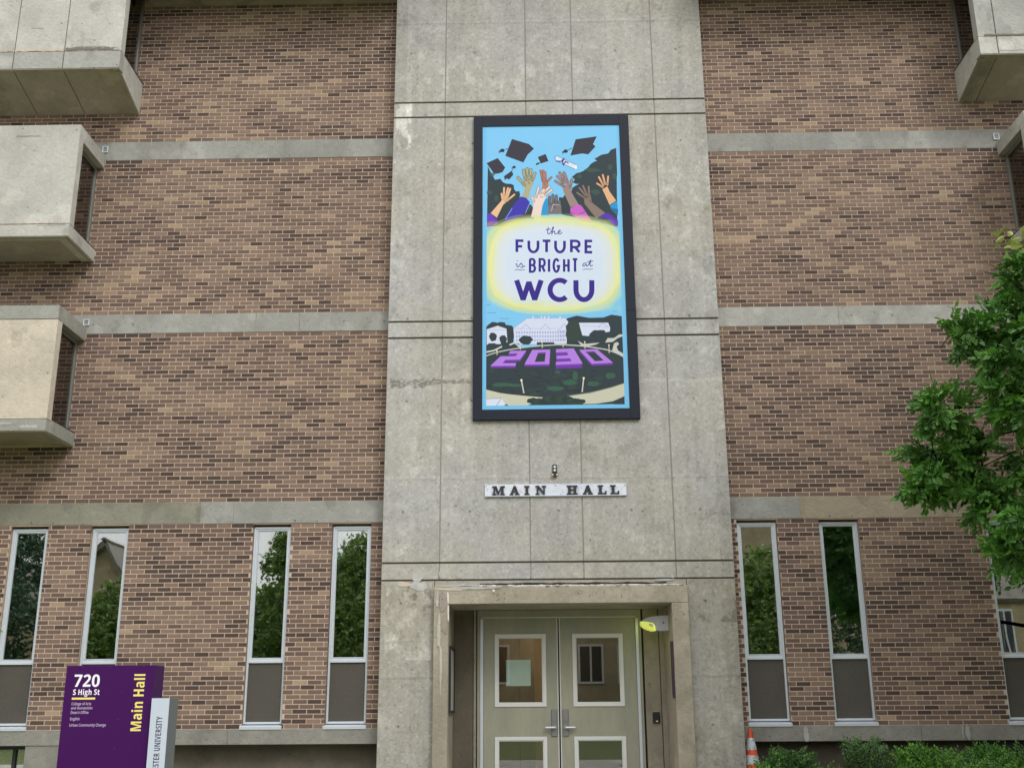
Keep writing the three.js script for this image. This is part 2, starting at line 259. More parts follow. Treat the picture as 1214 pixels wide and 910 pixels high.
// the portal round the doors
const ZB = -0.75;
{
  const p = sub(B, 'entrance_portal'); p.userData.label = 'tan concrete portal framing the double doors';
  part(p, 'lintel', box(-1.41, 2.24, 2.975, 3.222, ZB, 0.35, 0.012), M.portal);
  part(p, 'jamb', box(-1.41, -1.195, -0.3, 2.975, ZB, 0.352, 0.01), M.jambStain); part(p, 'jamb', box(2.0, 2.242, -0.3, 2.975, ZB, 0.352, 0.01), M.portal);
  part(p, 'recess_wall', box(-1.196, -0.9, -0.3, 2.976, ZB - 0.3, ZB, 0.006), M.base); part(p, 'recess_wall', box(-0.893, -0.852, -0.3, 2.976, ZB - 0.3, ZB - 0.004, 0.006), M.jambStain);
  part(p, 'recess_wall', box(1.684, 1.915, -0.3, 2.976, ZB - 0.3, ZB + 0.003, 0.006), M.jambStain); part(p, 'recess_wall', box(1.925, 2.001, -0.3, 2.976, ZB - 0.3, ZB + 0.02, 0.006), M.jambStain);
  // mended top edge: a lumpy bead of sealant and flakes of plaster
  const r = rng(5), bead = [];
  for (let i = 0; i < 70; i++) { const x = -1.0 + i * 0.0457, g = new THREE.IcosahedronGeometry(1, 1); const v = 0.006 + 0.012 * r(); g.scale(0.034 + 0.01 * r(), v, 0.02 + 0.03 * r()); g.translate(x, 3.226 + 0.006 * r(), 0.30 + 0.03 * r()); bead.push(worldUV(g)); }
  part(p, 'sealant_bead', join(bead), M.caulk);
  const patch = (cx, cy, rx, ry, z, m, seed, n = 26) => { const s = new THREE.Shape(); n = 72; for (let i = 0; i < n; i++) { const a = i / n * 6.283, k = 0.62 + 0.5 * vnoise(i / 9, seed, 8, 99, 3) + 0.22 * vnoise(i / 2, seed, 36, 99, 5); s[i ? 'lineTo' : 'moveTo'](cx + Math.cos(a) * rx * k, cy + Math.sin(a) * ry * k); } s.closePath(); const g = new THREE.ExtrudeGeometry(s, { depth: 0.004, bevelEnabled: false }); g.translate(0, 0, z); part(p, 'plaster_patch', worldUV(g), m); };
  patch(-1.66, 3.385, 0.10, 0.075, 0.2525, M.plaster, 1, 40); patch(-1.63, 3.235, 0.12, 0.07, 0.2515, M.plaster, 2, 40); patch(-1.86, 3.27, 0.10, 0.03, 0.2535, M.plasterPink, 3); patch(-1.29, 3.40, 0.07, 0.055, 0.2525, M.plaster, 4); patch(-1.05, 3.40, 0.06, 0.04, 0.2525, M.plaster, 6);
  patch(-1.2, 3.19, 0.23, 0.022, 0.3525, M.plasterPink, 7, 44); patch(-0.95, 3.215, 0.18, 0.016, 0.3535, M.plaster, 8, 40); patch(-1.205, 3.06, 0.016, 0.1, 0.3555, M.caulk, 9, 30); patch(-1.2, 2.86, 0.012, 0.14, 0.3555, M.caulk, 10, 34); patch(2.02, 3.39, 0.05, 0.06, 0.2525, M.plaster, 12, 14); patch(1.95, 3.31, 0.16, 0.016, 0.2545, M.plaster, 13, 30);
  { const S = new THREE.Shape(), n = 120, x0 = -0.75, x1 = 1.95; for (let i = 0; i <= n; i++) S[i ? 'lineTo' : 'moveTo'](x0 + (x1 - x0) * i / n, 3.268 + 0.012 * vnoise(i / 5, 2, 60, 9, 8) + 0.006 * vnoise(i / 1.5, 2, 200, 9, 9)); for (let i = n; i >= 0; i--) S.lineTo(x0 + (x1 - x0) * i / n, 3.266 - 0.014 * vnoise(i / 4, 6, 60, 9, 8)); const g = new THREE.ExtrudeGeometry(S, { depth: 0.003, bevelEnabled: false }); g.translate(0, 0, 0.2555); part(p, 'crevice_shade', worldUV(g), M.dark); }  // flat dark strip painting in the shade of a broken crevice under the joint
  for (const [cx, cy, rx, ry, m2, sd] of [[-1.36, 3.05, 0.02, 0.12, M.plaster, 31], [-1.33, 2.62, 0.025, 0.3, M.paleStreak, 32], [-1.30, 2.1, 0.02, 0.36, M.paleStreak, 33], [-1.27, 3.0, 0.05, 0.16, M.pinkStreak, 34], [-1.25, 2.7, 0.035, 0.16, M.pinkStreak, 35], [-0.75, 3.2, 0.3, 0.015, M.plaster, 36], [-1.05, 3.235, 0.3, 0.018, M.plaster, 37], [-0.55, 3.16, 0.018, 0.02, M.caulk, 38]]) patch(cx, cy, rx, ry, cy > 3.225 ? 0.3535 : 0.3525 + sd * 0.0001, m2, sd);
  const drip = (cx, cy, rx, ry, seed) => patch(cx, cy, rx, ry, 0.0125, M.plaster, seed, 26); drip(3.85, 1.17, 0.035, 0.1, 20); drip(6.12, 1.17, 0.03, 0.1, 21); drip(6.05, 1.17, 0.012, 0.09, 22);
  const scr = rng(61); for (const [cx, w, n] of [[-0.36, 0.5, 15], [0.95, 0.9, 15]]) for (let i = 0; i < n; i++) { const x = cx + (scr() - 0.5) * w, y = 3.03 + scr() * 0.09, g = new THREE.ExtrudeGeometry(new THREE.Shape([[x, y], [x + 0.009, y + 0.003], [x + 0.004 + 0.012 * (scr() - 0.5), y + 0.015 + 0.06 * scr() * scr()]].map(q => new THREE.Vector2(...q))), { depth: 0.002, bevelEnabled: false }); g.translate(0, 0, 0.3485); part(p, 'soot_scratch', worldUV(g), M.soot); }
}

// the double doors
{
  const f = sub(B, 'door_frame');
  part(f, 'frame', join(box(-0.836, -0.77, -0.05, 2.972, ZB - 0.12, ZB + 0.012), box(1.592, 1.655, -0.05, 2.972, ZB - 0.12, ZB + 0.012), box(-0.77, 1.592, 2.87, 2.972, ZB - 0.12, ZB + 0.011)), M.door);
  part(f, 'leak_backing', join(box(-0.9, -0.8, -0.05, 3.1, ZB - 0.2, ZB - 0.125, 0), box(1.62, 1.72, -0.05, 3.1, ZB - 0.2, ZB - 0.125, 0), box(-0.9, 1.72, 2.9, 3.1, ZB - 0.28, ZB - 0.202, 0)), M.dark);  // added dark backing that keeps hall light from leaking round the frame
  part(f, 'hinge', box(-0.79, -0.745, 0.02, 2.84, ZB + 0.0125, ZB + 0.024), M.white); part(f, 'hinge', box(1.567, 1.612, 0.02, 2.84, ZB + 0.0125, ZB + 0.024), M.white);
  part(f, 'stop', box(-0.77, 1.592, 2.855, 2.869, ZB - 0.05, ZB + 0.006), M.whitePaint); part(f, 'astragal', box(0.388, 0.404, 0.02, 2.85, ZB - 0.06, ZB - 0.02), M.dark);
  for (const s of [0, 1]) {
    const d = sub(B, 'door'), x0 = s ? 0.408 : -0.742, x1 = s ? 1.564 : 0.384, w0 = s ? 0.605 : -0.572, w1 = s ? 1.372 : 0.204;
    const sh = new THREE.Shape([[x0, 0.0], [x1, 0.0], [x1, 2.85], [x0, 2.85]].map(p => new THREE.Vector2(...p)));
    for (const [a, b] of [[1.56, 2.615], [0.3, 1.125]]) sh.holes.push(new THREE.Path([[w0 + 0.02, a + 0.02], [w0 + 0.02, b - 0.02], [w1 - 0.02, b - 0.02], [w1 - 0.02, a + 0.02]].map(p => new THREE.Vector2(...p))));
    const g = new THREE.ExtrudeGeometry(sh, { depth: 0.045, bevelEnabled: true, bevelSize: 0.002, bevelThickness: 0.002, bevelSegments: 1 }); g.translate(0, 0, ZB - 0.05);
    part(d, 'leaf', worldUV(g, 0.9, 0.35, s * 0.4), M.door);
    part(d, 'edge_strip', s ? box(x0 + 0.0, x0 + 0.014, 0.02, 2.85, ZB - 0.0025, ZB + 0.004) : box(x1 - 0.014, x1, 0.02, 2.85, ZB - 0.0025, ZB + 0.004), M.whitePaint);
    for (const [a, b] of [[1.555, 2.615], [0.3, 1.128]]) {
      part(d, 'glazing_frame', join(frameGeo(w0, w1, a, b, ZB - 0.02, ZB + 0.016, 0.05), frameGeo(w0 + 0.05, w1 - 0.05, a + 0.05, b - 0.05, ZB - 0.03, ZB + 0.004, 0.014)), M.whitePaint);
      part(d, 'glass', box(w0 + 0.04, w1 - 0.04, a + 0.04, b - 0.04, ZB - 0.028, ZB - 0.022, 0), M.doorGlass);
    }
    const hx = s ? 0.485 : 0.315, dir = s ? 1 : -1;
    const plate = part(d, 'handle_plate', box(hx - 0.045, hx + 0.045, 1.13, 1.515, ZB - 0.002, ZB + 0.018, 0.012), M.steelDull);
    const lev = new THREE.CapsuleGeometry(0.021, 0.13, 4, 12); lev.rotateZ(Math.PI / 2); lev.translate(hx + dir * 0.065, 1.257, ZB + 0.065);
    const stem = new THREE.CylinderGeometry(0.02, 0.024, 0.06, 14); stem.rotateX(Math.PI / 2); stem.translate(hx - dir * 0.008, 1.257, ZB + 0.04);
    part(d, 'handle', join(worldUV(lev), worldUV(stem)), M.steel);
    const cyl = new THREE.CylinderGeometry(0.026, 0.028, 0.018, 20); cyl.rotateX(Math.PI / 2); cyl.translate(hx, 1.365, ZB + 0.024); part(d, 'lock', worldUV(cyl), M.steelDull);
  }
  // the hallway seen through the glass
  const hall = sub(B, 'hallway'); const wood = new THREE.MeshStandardMaterial({ color: C(96, 74, 46), roughness: 0.7 }), tan = new THREE.MeshStandardMaterial({ color: C(196, 146, 84), roughness: 0.7 });
  part(hall, 'wall', box(-1.3, -0.02, -0.05, 3.0, -3.2, -3.0, 0), wood); part(hall, 'wall', box(-0.02, 0.42, -0.05, 3.0, -4.2, -4.0, 0), tan); part(hall, 'wall', box(0.42, 2.2, -0.05, 3.0, -3.4, -3.2, 0), new THREE.MeshStandardMaterial({ color: C(58, 50, 42), roughness: 0.8 })); part(hall, 'wall', box(-0.02, 0.03, -0.05, 3.0, -4.0, -3.0, 0), wood);
  part(hall, 'wall', join(box(-1.3, -1.2, -0.05, 3.0, -3.0, -1.05, 0), box(2.1, 2.2, -0.05, 3.0, -4.0, -1.05, 0)), wood); part(hall, 'ceiling', box(-1.3, 2.2, 3.0, 3.1, -4.2, -1.05, 0), tan); part(hall, 'floor', box(-1.3, 2.2, -0.15, -0.05, -4.2, -1.05, 0), wood);
  part(hall, 'panel_joint', join(box(-0.23, -0.215, -0.05, 3.0, -3.0, -2.99, 0)), M.dark);
  const lampMat = new THREE.MeshStandardMaterial({ color: 0xffffff, emissive: C(255, 225, 170), emissiveIntensity: 2 });
  part(hall, 'ceiling_lamp', box(0.0, 0.4, 2.93, 2.99, -2.6, -2.2, 0.01), lampMat);
  const pl = new THREE.PointLight(new THREE.Color(1, 0.82, 0.55), 1.1); pl.position.set(0.2, 2.85, -2.4); pl.castShadow = true; scene.add(pl);
}

// narrow windows
WINDOWS.forEach(([a, b], i) => {
  const w = sub(B, 'window'), yb = 1.34, yt = 4.176;
  part(w, 'frame', join(frameGeo(a, b, yb, yt, -0.14, -0.058, 0.03), box(a + 0.03, b - 0.03, 2.19, 2.226, -0.14, -0.0585, 0.003)), M.white);
  part(w, 'sash', join(frameGeo(a + 0.03, b - 0.03, 2.226, yt - 0.03, -0.13, -0.069, 0.022), frameGeo(a + 0.052, b - 0.052, 2.252, yt - 0.052, -0.12, -0.079, 0.012)), M.white);
  part(w, 'pane', box(a + 0.058, b - 0.058, 2.258, yt - 0.058, -0.105, -0.097, 0), M.glass);
  part(w, 'panel', box(a + 0.026, b - 0.026, yb + 0.026, 2.194, -0.12, -0.085, 0), M.panel);
  part(w, 'sill', join(prismYZ(a - 0.028, b + 0.014, [[-0.13, 1.268], [0.022, 1.268], [0.024, 1.306], [0.015, 1.312], [-0.13, 1.338]])), M.white);
  part(w, 'room', join(box(a - 0.3, b + 0.3, 1.6, 4.4, -1.6, -1.5, 0), box(a - 0.3, a - 0.2, 1.6, 4.4, -1.5, -0.26, 0), box(b + 0.2, b + 0.3, 1.6, 4.4, -1.5, -0.26, 0), box(a - 0.3, b + 0.3, 4.4, 4.5, -1.6, -0.26, 0), box(a - 0.3, b + 0.3, 1.5, 1.6, -1.6, -0.26, 0)), M.room);
  if (i === 0 || i === 5) part(w, 'blind', box(a + 0.05, b - 0.05, 2.9, 4.15, -0.2, -0.19, 0), new THREE.MeshStandardMaterial({ color: C(70, 82, 82), roughness: 0.9 }));
});

// bays
const bayList = [[M.bayWarm, M.bayStrip], [M.bayGrey, M.bayGrey], [M.bayGrey, M.bandPale], [M.bayWarm, M.bayStrip], [M.bayGrey, M.bayGrey], [M.bandPale, M.bayGrey]];
BAYS.forEach(([s, xe, y0, y1], i) => {
  const bay = sub(B, 'bay_window'), [mMain, mStrip] = bayList[i], top = i % 3 === 2, ZF = 1.02;
  bay.userData.label = ['lowest left bay with warm beige front', 'middle left bay of grey concrete', 'top left bay with sloping underside', 'lowest right bay behind the tree', 'middle right bay with a lit ceiling inside', 'top right bay with sloping underside'][i];
  const X = (a, b) => s < 0 ? [xe - b, xe - a] : [xe + a, xe + b];   // distances in from the inner edge
  const bx = (a, b, c, d, e, f, r) => box(...X(a, b), c, d, e, f, r);
  if (!top) {
    const ys = i % 3 === 0 ? [y0, y0 + 0.178, y1 - 0.225, y1] : [y0, y0 + 0.205, y1];
    for (let k = 0; k + 1 < ys.length; k++) part(bay, 'concrete_panel', bx(0, 3.4, ys[k] + (k ? 0.003 : 0), ys[k + 1] - 0.003, ZF - 0.17, ZF - (k === 1 ? 0.004 : 0), 0.006), k === 1 ? mMain : mStrip);
    part(bay, 'head_beam', bx(0, 0.2, y1 - 0.235, y1 - 0.002, -0.03, ZF - 0.173, 0.008), mStrip); part(bay, 'sill_beam', bx(0, 0.2, y0, y0 + 0.2, -0.03, ZF - 0.173, 0.008), mStrip);
    part(bay, 'soffit', bx(0.075, 3.4, y0 + 0.016, y0 + 0.19, -0.03, ZF - 0.06 - 0.115, 0.004), M.soffit);
    part(bay, 'drip_edge', join(bx(0.001, 3.4, y0 - 0.012, y0 - 0.0005, ZF - 0.075, ZF - 0.01, 0.003), bx(0.01, 0.07, y0 - 0.012, y0 - 0.0005, 0.0, ZF - 0.08, 0.003)), M.soffit);
    part(bay, 'roof_slab', bx(0.2, 3.4, y1 - 0.2, y1 - 0.05, -0.03, ZF - 0.173, 0), mStrip);
    part(bay, 'room', join(bx(0.16, 3.4, y0 + 0.2, y1 - 0.21, 0.01, 0.02, 0)), M.room);
  } else {
    const xs = s < 0 ? [0, 0.92, 1.73, 2.6, 3.6] : [0, 0.29, 1.3, 2.6, 3.6];
    for (let k = 0; k < 4; k++) {
      const a = xs[k] + (k ? 0.007 : 0), b = xs[k + 1] - 0.007, [p, q] = X(a, b);
      part(bay, 'concrete_panel', bx(a, b, y0 + 0.575, y1, ZF - 0.17, ZF - 0.003, 0.006), mMain);
      part(bay, 'sill_panel', bx(a, b, y0 + 0.26, y0 + 0.569, ZF - 0.17, ZF, 0.006), mStrip);
      part(bay, 'soffit', prismYZ(s < 0 ? p : Math.max(p, xe + 0.085), s < 0 ? Math.min(q, xe - 0.085) : q, [[-0.03, y0 + 0.012], [0.93, y0 + 0.252], [0.85, y0 + 0.5], [-0.03, y0 + 0.5]]), M.soffit);
    }
    part(bay, 'sill_beam', prismYZ(...X(0, 0.08), [[-0.03, y0 - 0.008], [ZF - 0.171, y0 + 0.227], [ZF - 0.171, y0 + 0.58], [-0.03, y0 + 0.58]]), M.bayGrey);
    part(bay, 'drip_edge', join(bx(0.002, 3.6, y0 + 0.246, y0 + 0.2595, ZF - 0.085, ZF - 0.008, 0.003), prismYZ(...X(0.008, 0.075), [[0, y0 - 0.014], [ZF - 0.09, y0 + 0.234], [ZF - 0.09, y0 + 0.246], [0, y0 - 0.002]])), M.soffit);
    part(bay, 'room', join(bx(0.16, 3.4, y0 + 0.6, y1, 0.01, 0.02, 0)), M.room);
  }
  const q = rng(600 + i), mend = (x0, x1, y, h, m, dz) => { const n = 30, S = new THREE.Shape(); for (let k = 0; k <= n; k++) S[k ? 'lineTo' : 'moveTo'](x0 + (x1 - x0) * k / n, y + h * (0.35 + 0.65 * q())); for (let k = n; k >= 0; k--) S.lineTo(x0 + (x1 - x0) * k / n, y - h * (0.35 + 0.65 * q())); const g = new THREE.ExtrudeGeometry(S, { depth: 0.003, bevelEnabled: false }); g.translate(0, 0, ZF + dz); part(bay, 'mortar_patch', worldUV(g), m); };
  if (i === 2) { mend(xe - 0.9, xe - 0.06, y0 + 0.61, 0.035, M.joint, 0.0005); mend(xe - 0.75, xe - 0.25, y0 + 0.655, 0.014, M.plaster, 0.0012); mend(xe - 1.7, xe - 0.94, y0 + 0.6, 0.032, M.plasterPink, 0.0005); mend(xe - 2.6, xe - 1.76, y0 + 0.6, 0.03, M.plasterPink, 0.0005); mend(xe - 1.5, xe - 1.3, y0 + 1.02, 0.025, M.plaster, -0.0025); mend(xe - 0.12, xe - 0.03, y0 + 0.6, 0.03, M.plaster, 0.002); }
  if (i === 1) { mend(xe - 1.6, xe - 0.02, y0 + 0.205, 0.008, M.rust, 0.0005); mend(xe - 0.5, xe - 0.05, y0 + 0.185, 0.012, M.plaster, 0.001); mend(xe - 1.0, xe - 0.62, y0 + 1.72, 0.012, M.plaster, 0.0008); }
  if (i === 0) { mend(xe - 0.38, xe - 0.12, y0 + 0.06, 0.035, M.plaster, 0.0005); mend(xe - 0.7, xe - 0.5, y0 + 0.11, 0.02, M.plaster, 0.0005); }
  if (i === 5) { mend(xe + 0.1, xe + 1.2, y0 + 0.6, 0.022, M.joint, 0.0005); mend(xe + 0.3, xe + 0.9, y0 + 0.32, 0.012, M.plaster, 0.001); }
  const wy0 = top ? y0 + 0.58 : y0 + 0.2, wy1 = top ? y1 : y1 - 0.235, zf = ZF - 0.175;
  part(bay, 'window_sill', bx(top ? -0.008 : 0.0, 0.19, wy0 + 0.001, wy0 + 0.016, 0.0, zf, 0.003), M.dark);
  const st = 0.055, fx = [0.105, 0.16];
  part(bay, 'window_frame', join(bx(...fx, wy0 + 0.016, wy1, 0.0, st, 0.003), bx(...fx, wy0 + 0.016, wy1, zf - 0.03, zf, 0.003), bx(...fx, wy0 + 0.016, wy0 + 0.05, st, zf - 0.03, 0.003), bx(...fx, wy1 - 0.06, wy1, st, zf - 0.03, 0.003)), M.grey);
  part(bay, 'pane', bx(0.128, 0.134, wy0 + 0.045, wy1 - 0.055, st - 0.005, zf - 0.025, 0), M.sideGlass);
  if (i === 4) {
    const ceil = part(bay, 'ceiling_lamp', join([0, 1, 2, 3, 4].map(k => bx(0.5, 2.4, y1 - 0.34, y1 - 0.33, 0.3 + k * 0.1, 0.37 + k * 0.1, 0))), new THREE.MeshStandardMaterial({ color: C(240, 230, 190), emissive: C(255, 236, 170), emissiveIntensity: 0.9 }));
    const pl = new THREE.PointLight(new THREE.Color(1, 0.9, 0.65), 0.5); pl.position.set(xe + 1.2, y1 - 0.45, 0.5); pl.castShadow = true; scene.add(pl);
  }
  if (!top) { // small white vent hood on the band behind the head beam
    const by = i % 3 === 0 ? 1 : 0, [p, q] = s < 0 ? [xe - 0.05, xe + 0.045] : [xe - 0.045, xe + 0.05], v = sub(B, 'vent_box'); part(v, 'frame', frameGeo(p, q, BAND[by][0] + 0.14, BAND[by][1] - 0.08, 0.006, 0.03, 0.012), M.white); part(v, 'grille', box(p + 0.012, q - 0.012, BAND[by][0] + 0.152, BAND[by][1] - 0.092, 0.004, 0.014, 0), M.grey);
  }
});
// the storey above hangs over the wall
for (const [a, b] of [[-6.5, TX0 - 0.005], [TX1 + 0.005, 7.18]]) part(B, 'roof_overhang', box(a, b, 13.27, 14.2, -0.05, 1.0, 0.01), M.soffit);
part(B, 'upper_storey', box(-XEND, XEND, 14.2, 16.5, -4, 1.0, 0.02), M.bandPale);
part(B, 'building_core', join(box(-XEND, TX0 - 0.05, 4.6, 14.2, -4, -0.25, 0), box(TX1 + 0.05, XEND, 4.6, 14.2, -4, -0.25, 0), box(-XEND, XEND, -0.3, 14.2, -4.6, -4.3, 0), box(-XEND - 0.2, -XEND, -0.3, 14.2, -4.6, -0.01, 0), box(XEND, XEND + 0.2, -0.3, 14.2, -4.6, -0.01, 0)), M.room);

// ------------------------------------------------------------------ GROUND
const groundY = (x, z) => {
  const rise = 0.5 * sm(9, 1.2, z), path = sm(3.0, 2.3, Math.abs(x - 0.4)) * (z > -1 ? 1 : 0);
  return 1.15 * sm(33, 44, z) + rise * (1 - path) + path * 0.24 * sm(9, 2.5, z) + (1 - path) * 0.03 * (vnoise(x * 0.7, z * 0.7, 400, 400, 9) - 0.5);
};
function sheet(x0, x1, z0, z1, nx, nz, lift) {
  const g = new THREE.PlaneGeometry(1, 1, nx, nz), p = g.attributes.position;
  for (let i = 0; i < p.count; i++) { const x = x0 + (p.getX(i) + 0.5) * (x1 - x0), z = z0 + (0.5 - p.getY(i)) * (z1 - z0); p.setXYZ(i, x, groundY(x, z) + lift, z); }
  g.computeVertexNormals(); const uv = g.attributes.uv; for (let i = 0; i < p.count; i++) uv.setXY(i, p.getX(i), p.getZ(i)); return g;
}
const grassTex = (() => { const t = dataTex(512, 512, (u, v) => { const a = fbm(u, v, 60, 60, 3, 601), b = fbm(u, v, 4, 4, 4, 620); return [56 + 44 * a + 20 * b, 66 + 48 * a + 14 * b, 34 + 30 * a]; }); t.repeat.set(0.33, 0.33); return t; })();
struct('lawn', sheet(-90, 90, 0.3, 120, 180, 120, 0), new THREE.MeshStandardMaterial({ map: grassTex, roughness: 1 }));
struct('path', sheet(-1.5, 2.3, -0.7, 13.2, 10, 60, 0.012), concrete(168, 164, 154)); struct('pavement', sheet(-90, 90, 13.2, 15.9, 180, 4, 0.012), concrete(170, 166, 156));
struct('planting_bed', sheet(2.95, 10.8, -0.29, 1.6, 30, 12, 0.03), new THREE.MeshStandardMaterial({ color: C(70, 56, 42), roughness: 1 }));

// ------------------------------------------------------------------ BANNER
const BX0 = -0.72, BX1 = 1.512, BY0 = 5.873, BY1 = 10.667;
function bannerTexture() {
  const W = 896, H = 1920, cv = document.createElement('canvas'); cv.width = W; cv.height = H; const c = cv.getContext('2d');
  // the drawing is set out on a grid of 1214 units; four corners of the print tie the grid to the board
  const src = [[572, 151], [734.5, 147], [746, 484], [572, 485]], dst = [[0, 0], [1, 0], [1, 1], [0, 1]], A = [], b = [];
  src.forEach(([x, y], i) => { const [u, v] = dst[i]; A.push([x, y, 1, 0, 0, 0, -u * x, -u * y]); b.push(u); A.push([0, 0, 0, x, y, 1, -v * x, -v * y]); b.push(v); });
  for (let i = 0; i < 8; i++) { let p = i; for (let k = i; k < 8; k++) if (Math.abs(A[k][i]) > Math.abs(A[p][i])) p = k; [A[i], A[p]] = [A[p], A[i]]; [b[i], b[p]] = [b[p], b[i]]; for (let k = 0; k < 8; k++) if (k !== i) { const f = A[k][i] / A[i][i]; for (let j = i; j < 8; j++) A[k][j] -= f * A[i][j]; b[k] -= f * b[i]; } }
  const h = b.map((v, i) => v / A[i][i]);
  const P = (x, y) => { const w = h[6] * x + h[7] * y + 1; return [(h[0] * x + h[1] * y + h[2]) / w * W, (h[3] * x + h[4] * y + h[5]) / w * H]; };
  const F = { W: [600, 260, 8.67], A: [560, 130, 6.07], B: [570, 190, 11.38], C: [650, 190, 11.38], T: [540, 240, 3.25], D: [570, 355, 6.5], E: [660, 355, 6.5], G: [0, 0, 1] };
  const K = W / 166;                                     // canvas pixels per grid unit
  const at = (f, x, y) => P(F[f][0] + x / F[f][2], F[f][1] + y / F[f][2]);
  const path = (f, pts, close = true, smooth = false) => { c.beginPath(); const q = pts.map(p => at(f, p[0], p[1])); if (smooth && q.length > 2) { const n = q.length, m = (a, b) => [(a[0] + b[0]) / 2, (a[1] + b[1]) / 2]; if (close) { c.moveTo(...m(q[n - 1], q[0])); for (let i = 0; i < n; i++) c.quadraticCurveTo(...q[i], ...m(q[i], q[(i + 1) % n])); } else { c.moveTo(...q[0]); for (let i = 1; i < n - 1; i++) c.quadraticCurveTo(...q[i], ...(i === n - 2 ? q[n - 1] : m(q[i], q[i + 1]))); } } else { c.moveTo(...q[0]); q.slice(1).forEach(p => c.lineTo(...p)); } if (close) c.closePath(); };
  const fill = (f, pts, col, smooth) => { path(f, pts, true, smooth); c.fillStyle = col; c.fill(); };
  const line = (f, pts, col, w, smooth, cap = 'round') => { path(f, pts, false, smooth); c.strokeStyle = col; c.lineWidth = w * K / F[f][2]; c.lineCap = cap; c.lineJoin = cap === 'round' ? 'round' : 'miter'; c.stroke(); };
  const blob = (f, x, y, rx, ry, col) => fill(f, [...Array(14)].map((_, i) => { const a = i / 14 * 6.283; return [x + Math.cos(a) * rx, y + Math.sin(a) * ry]; }), col, true);
  const q = rng(31);
  const bushy = (f, x, y, rx, ry, col) => fill(f, [...Array(26)].map((_, i) => { const a = i / 26 * 6.283, k = 0.82 + 0.26 * q(); return [x + Math.cos(a) * rx * k, y + Math.sin(a) * ry * k]; }), col, true);
  const SKYC = '#83cdf8', DK = '#323f44', GR = '#3b5f52';
  c.fillStyle = SKYC; c.fillRect(0, 0, W, H);
  for (let i = 0; i < 60; i++) { c.globalAlpha = 0.05; bushy('G', 580 + q() * 150, 155 + q() * 110, 8 + 16 * q(), 4 + 7 * q(), q() < 0.5 ? '#a4dcff' : '#6fc0f2'); } c.globalAlpha = 1;
  // trees either side of the sky
  const jag = (f, pts, amp) => { const o = []; for (let i = 0; i + 1 < pts.length; i++) { const [a, b] = [pts[i], pts[i + 1]], n = Math.max(1, Math.round(Math.hypot(b[0] - a[0], b[1] - a[1]) / (amp * 2))); for (let k = 0; k < n; k++) o.push([a[0] + (b[0] - a[0]) * k / n + (q() - 0.5) * amp, a[1] + (b[1] - a[1]) * k / n + (q() - 0.5) * amp]); } return o; };
  fill('B', [...jag('B', [[82, 90], [130, 180], [190, 260], [260, 265], [330, 330], [380, 320], [440, 350], [470, 420], [520, 430], [530, 500], [560, 560], [640, 590], [690, 620], [720, 700]], 22), [720, 900], [82, 900]], DK);
  fill('C', [[925, -20], [905, -60], ...jag('C', [[880, -40], [860, -10], [760, 10], [700, 0], [665, 10], [590, 40], [520, 110], [440, 160], [380, 180], [325, 220], [370, 260], [340, 300], [410, 325], [330, 370], [320, 410], [250, 460], [190, 500], [110, 520]], 22), [110, 720], [600, 830], [935, 900]], DK);
  fill('A', [[1038, 272], [1000, 285], [980, 312], [930, 322], [880, 352], [905, 372], [850, 392], [825, 430], [1045, 470]], DK);
  for (const [f, x, y, rx, ry] of [['B', 115, 445, 40, 30], ['B', 210, 520, 30, 45], ['B', 640, 640, 30, 40], ['C', 600, 130, 110, 30], ['C', 840, 90, 40, 40], ['C', 900, 210, 35, 45], ['C', 640, 430, 60, 40], ['C', 420, 220, 40, 30], ['B', 150, 200, 40, 25]]) { c.globalAlpha = 0.75; bushy(f, x, y, rx, ry, GR); } c.globalAlpha = 1;
  // caps, diploma
  const CAP = '#3a3742', cap = (f, pts, t) => { fill(f, pts, CAP); line(f, [...pts, pts[0]], '#24222c', 3); if (t) { line(f, t.slice(0, 2), '#24222c', 5); blob(f, t[2][0], t[2][1], t[3], t[3] * 0.8, '#2b2a33'); for (let k = -1; k < 2; k++) line(f, [[t[2][0], t[2][1]], [t[2][0] - t[3] * 1.5, t[2][1] + t[3] * (0.6 + 0.5 * k)]], '#2b2a33', 5); } };
  cap('A', [[285, 215], [405, 250], [440, 282], [395, 325], [365, 380], [238, 335]], [[262, 283], [235, 290], [215, 297], 16]);
  cap('A', [[745, 213], [895, 190], [868, 245], [885, 262], [835, 318], [790, 312], [708, 328]], [[715, 275], [690, 290], [672, 298], 16]);
  cap('A', [[472, 343], [525, 322], [545, 370], [492, 387]], [[490, 380], [480, 385], [472, 390], 9]);
  cap('B', [[78, 48], [225, -20], [325, 105], [290, 165], [235, 185], [180, 190]], null);
  cap('B', [[312, 225], [415, 150], [435, 200], [380, 265], [340, 250], [325, 275]], [[420, 150], [435, 115], [448, 98], 22]);
  fill('A', [[592, 345], [608, 332], [750, 398], [752, 425], [735, 428], [598, 365]], '#dbe9fa', false); line('A', [[592, 345], [608, 332], [750, 398], [757, 412], [735, 428], [598, 365], [592, 345]], '#5b6a9c', 4); blob('A', 744, 412, 12, 16, '#eef4fd'); line('A', [[606, 372], [650, 372], [660, 350]], '#2c2a86', 9); line('A', [[645, 360], [655, 400], [670, 372], [690, 385]], '#2c2a86', 8);
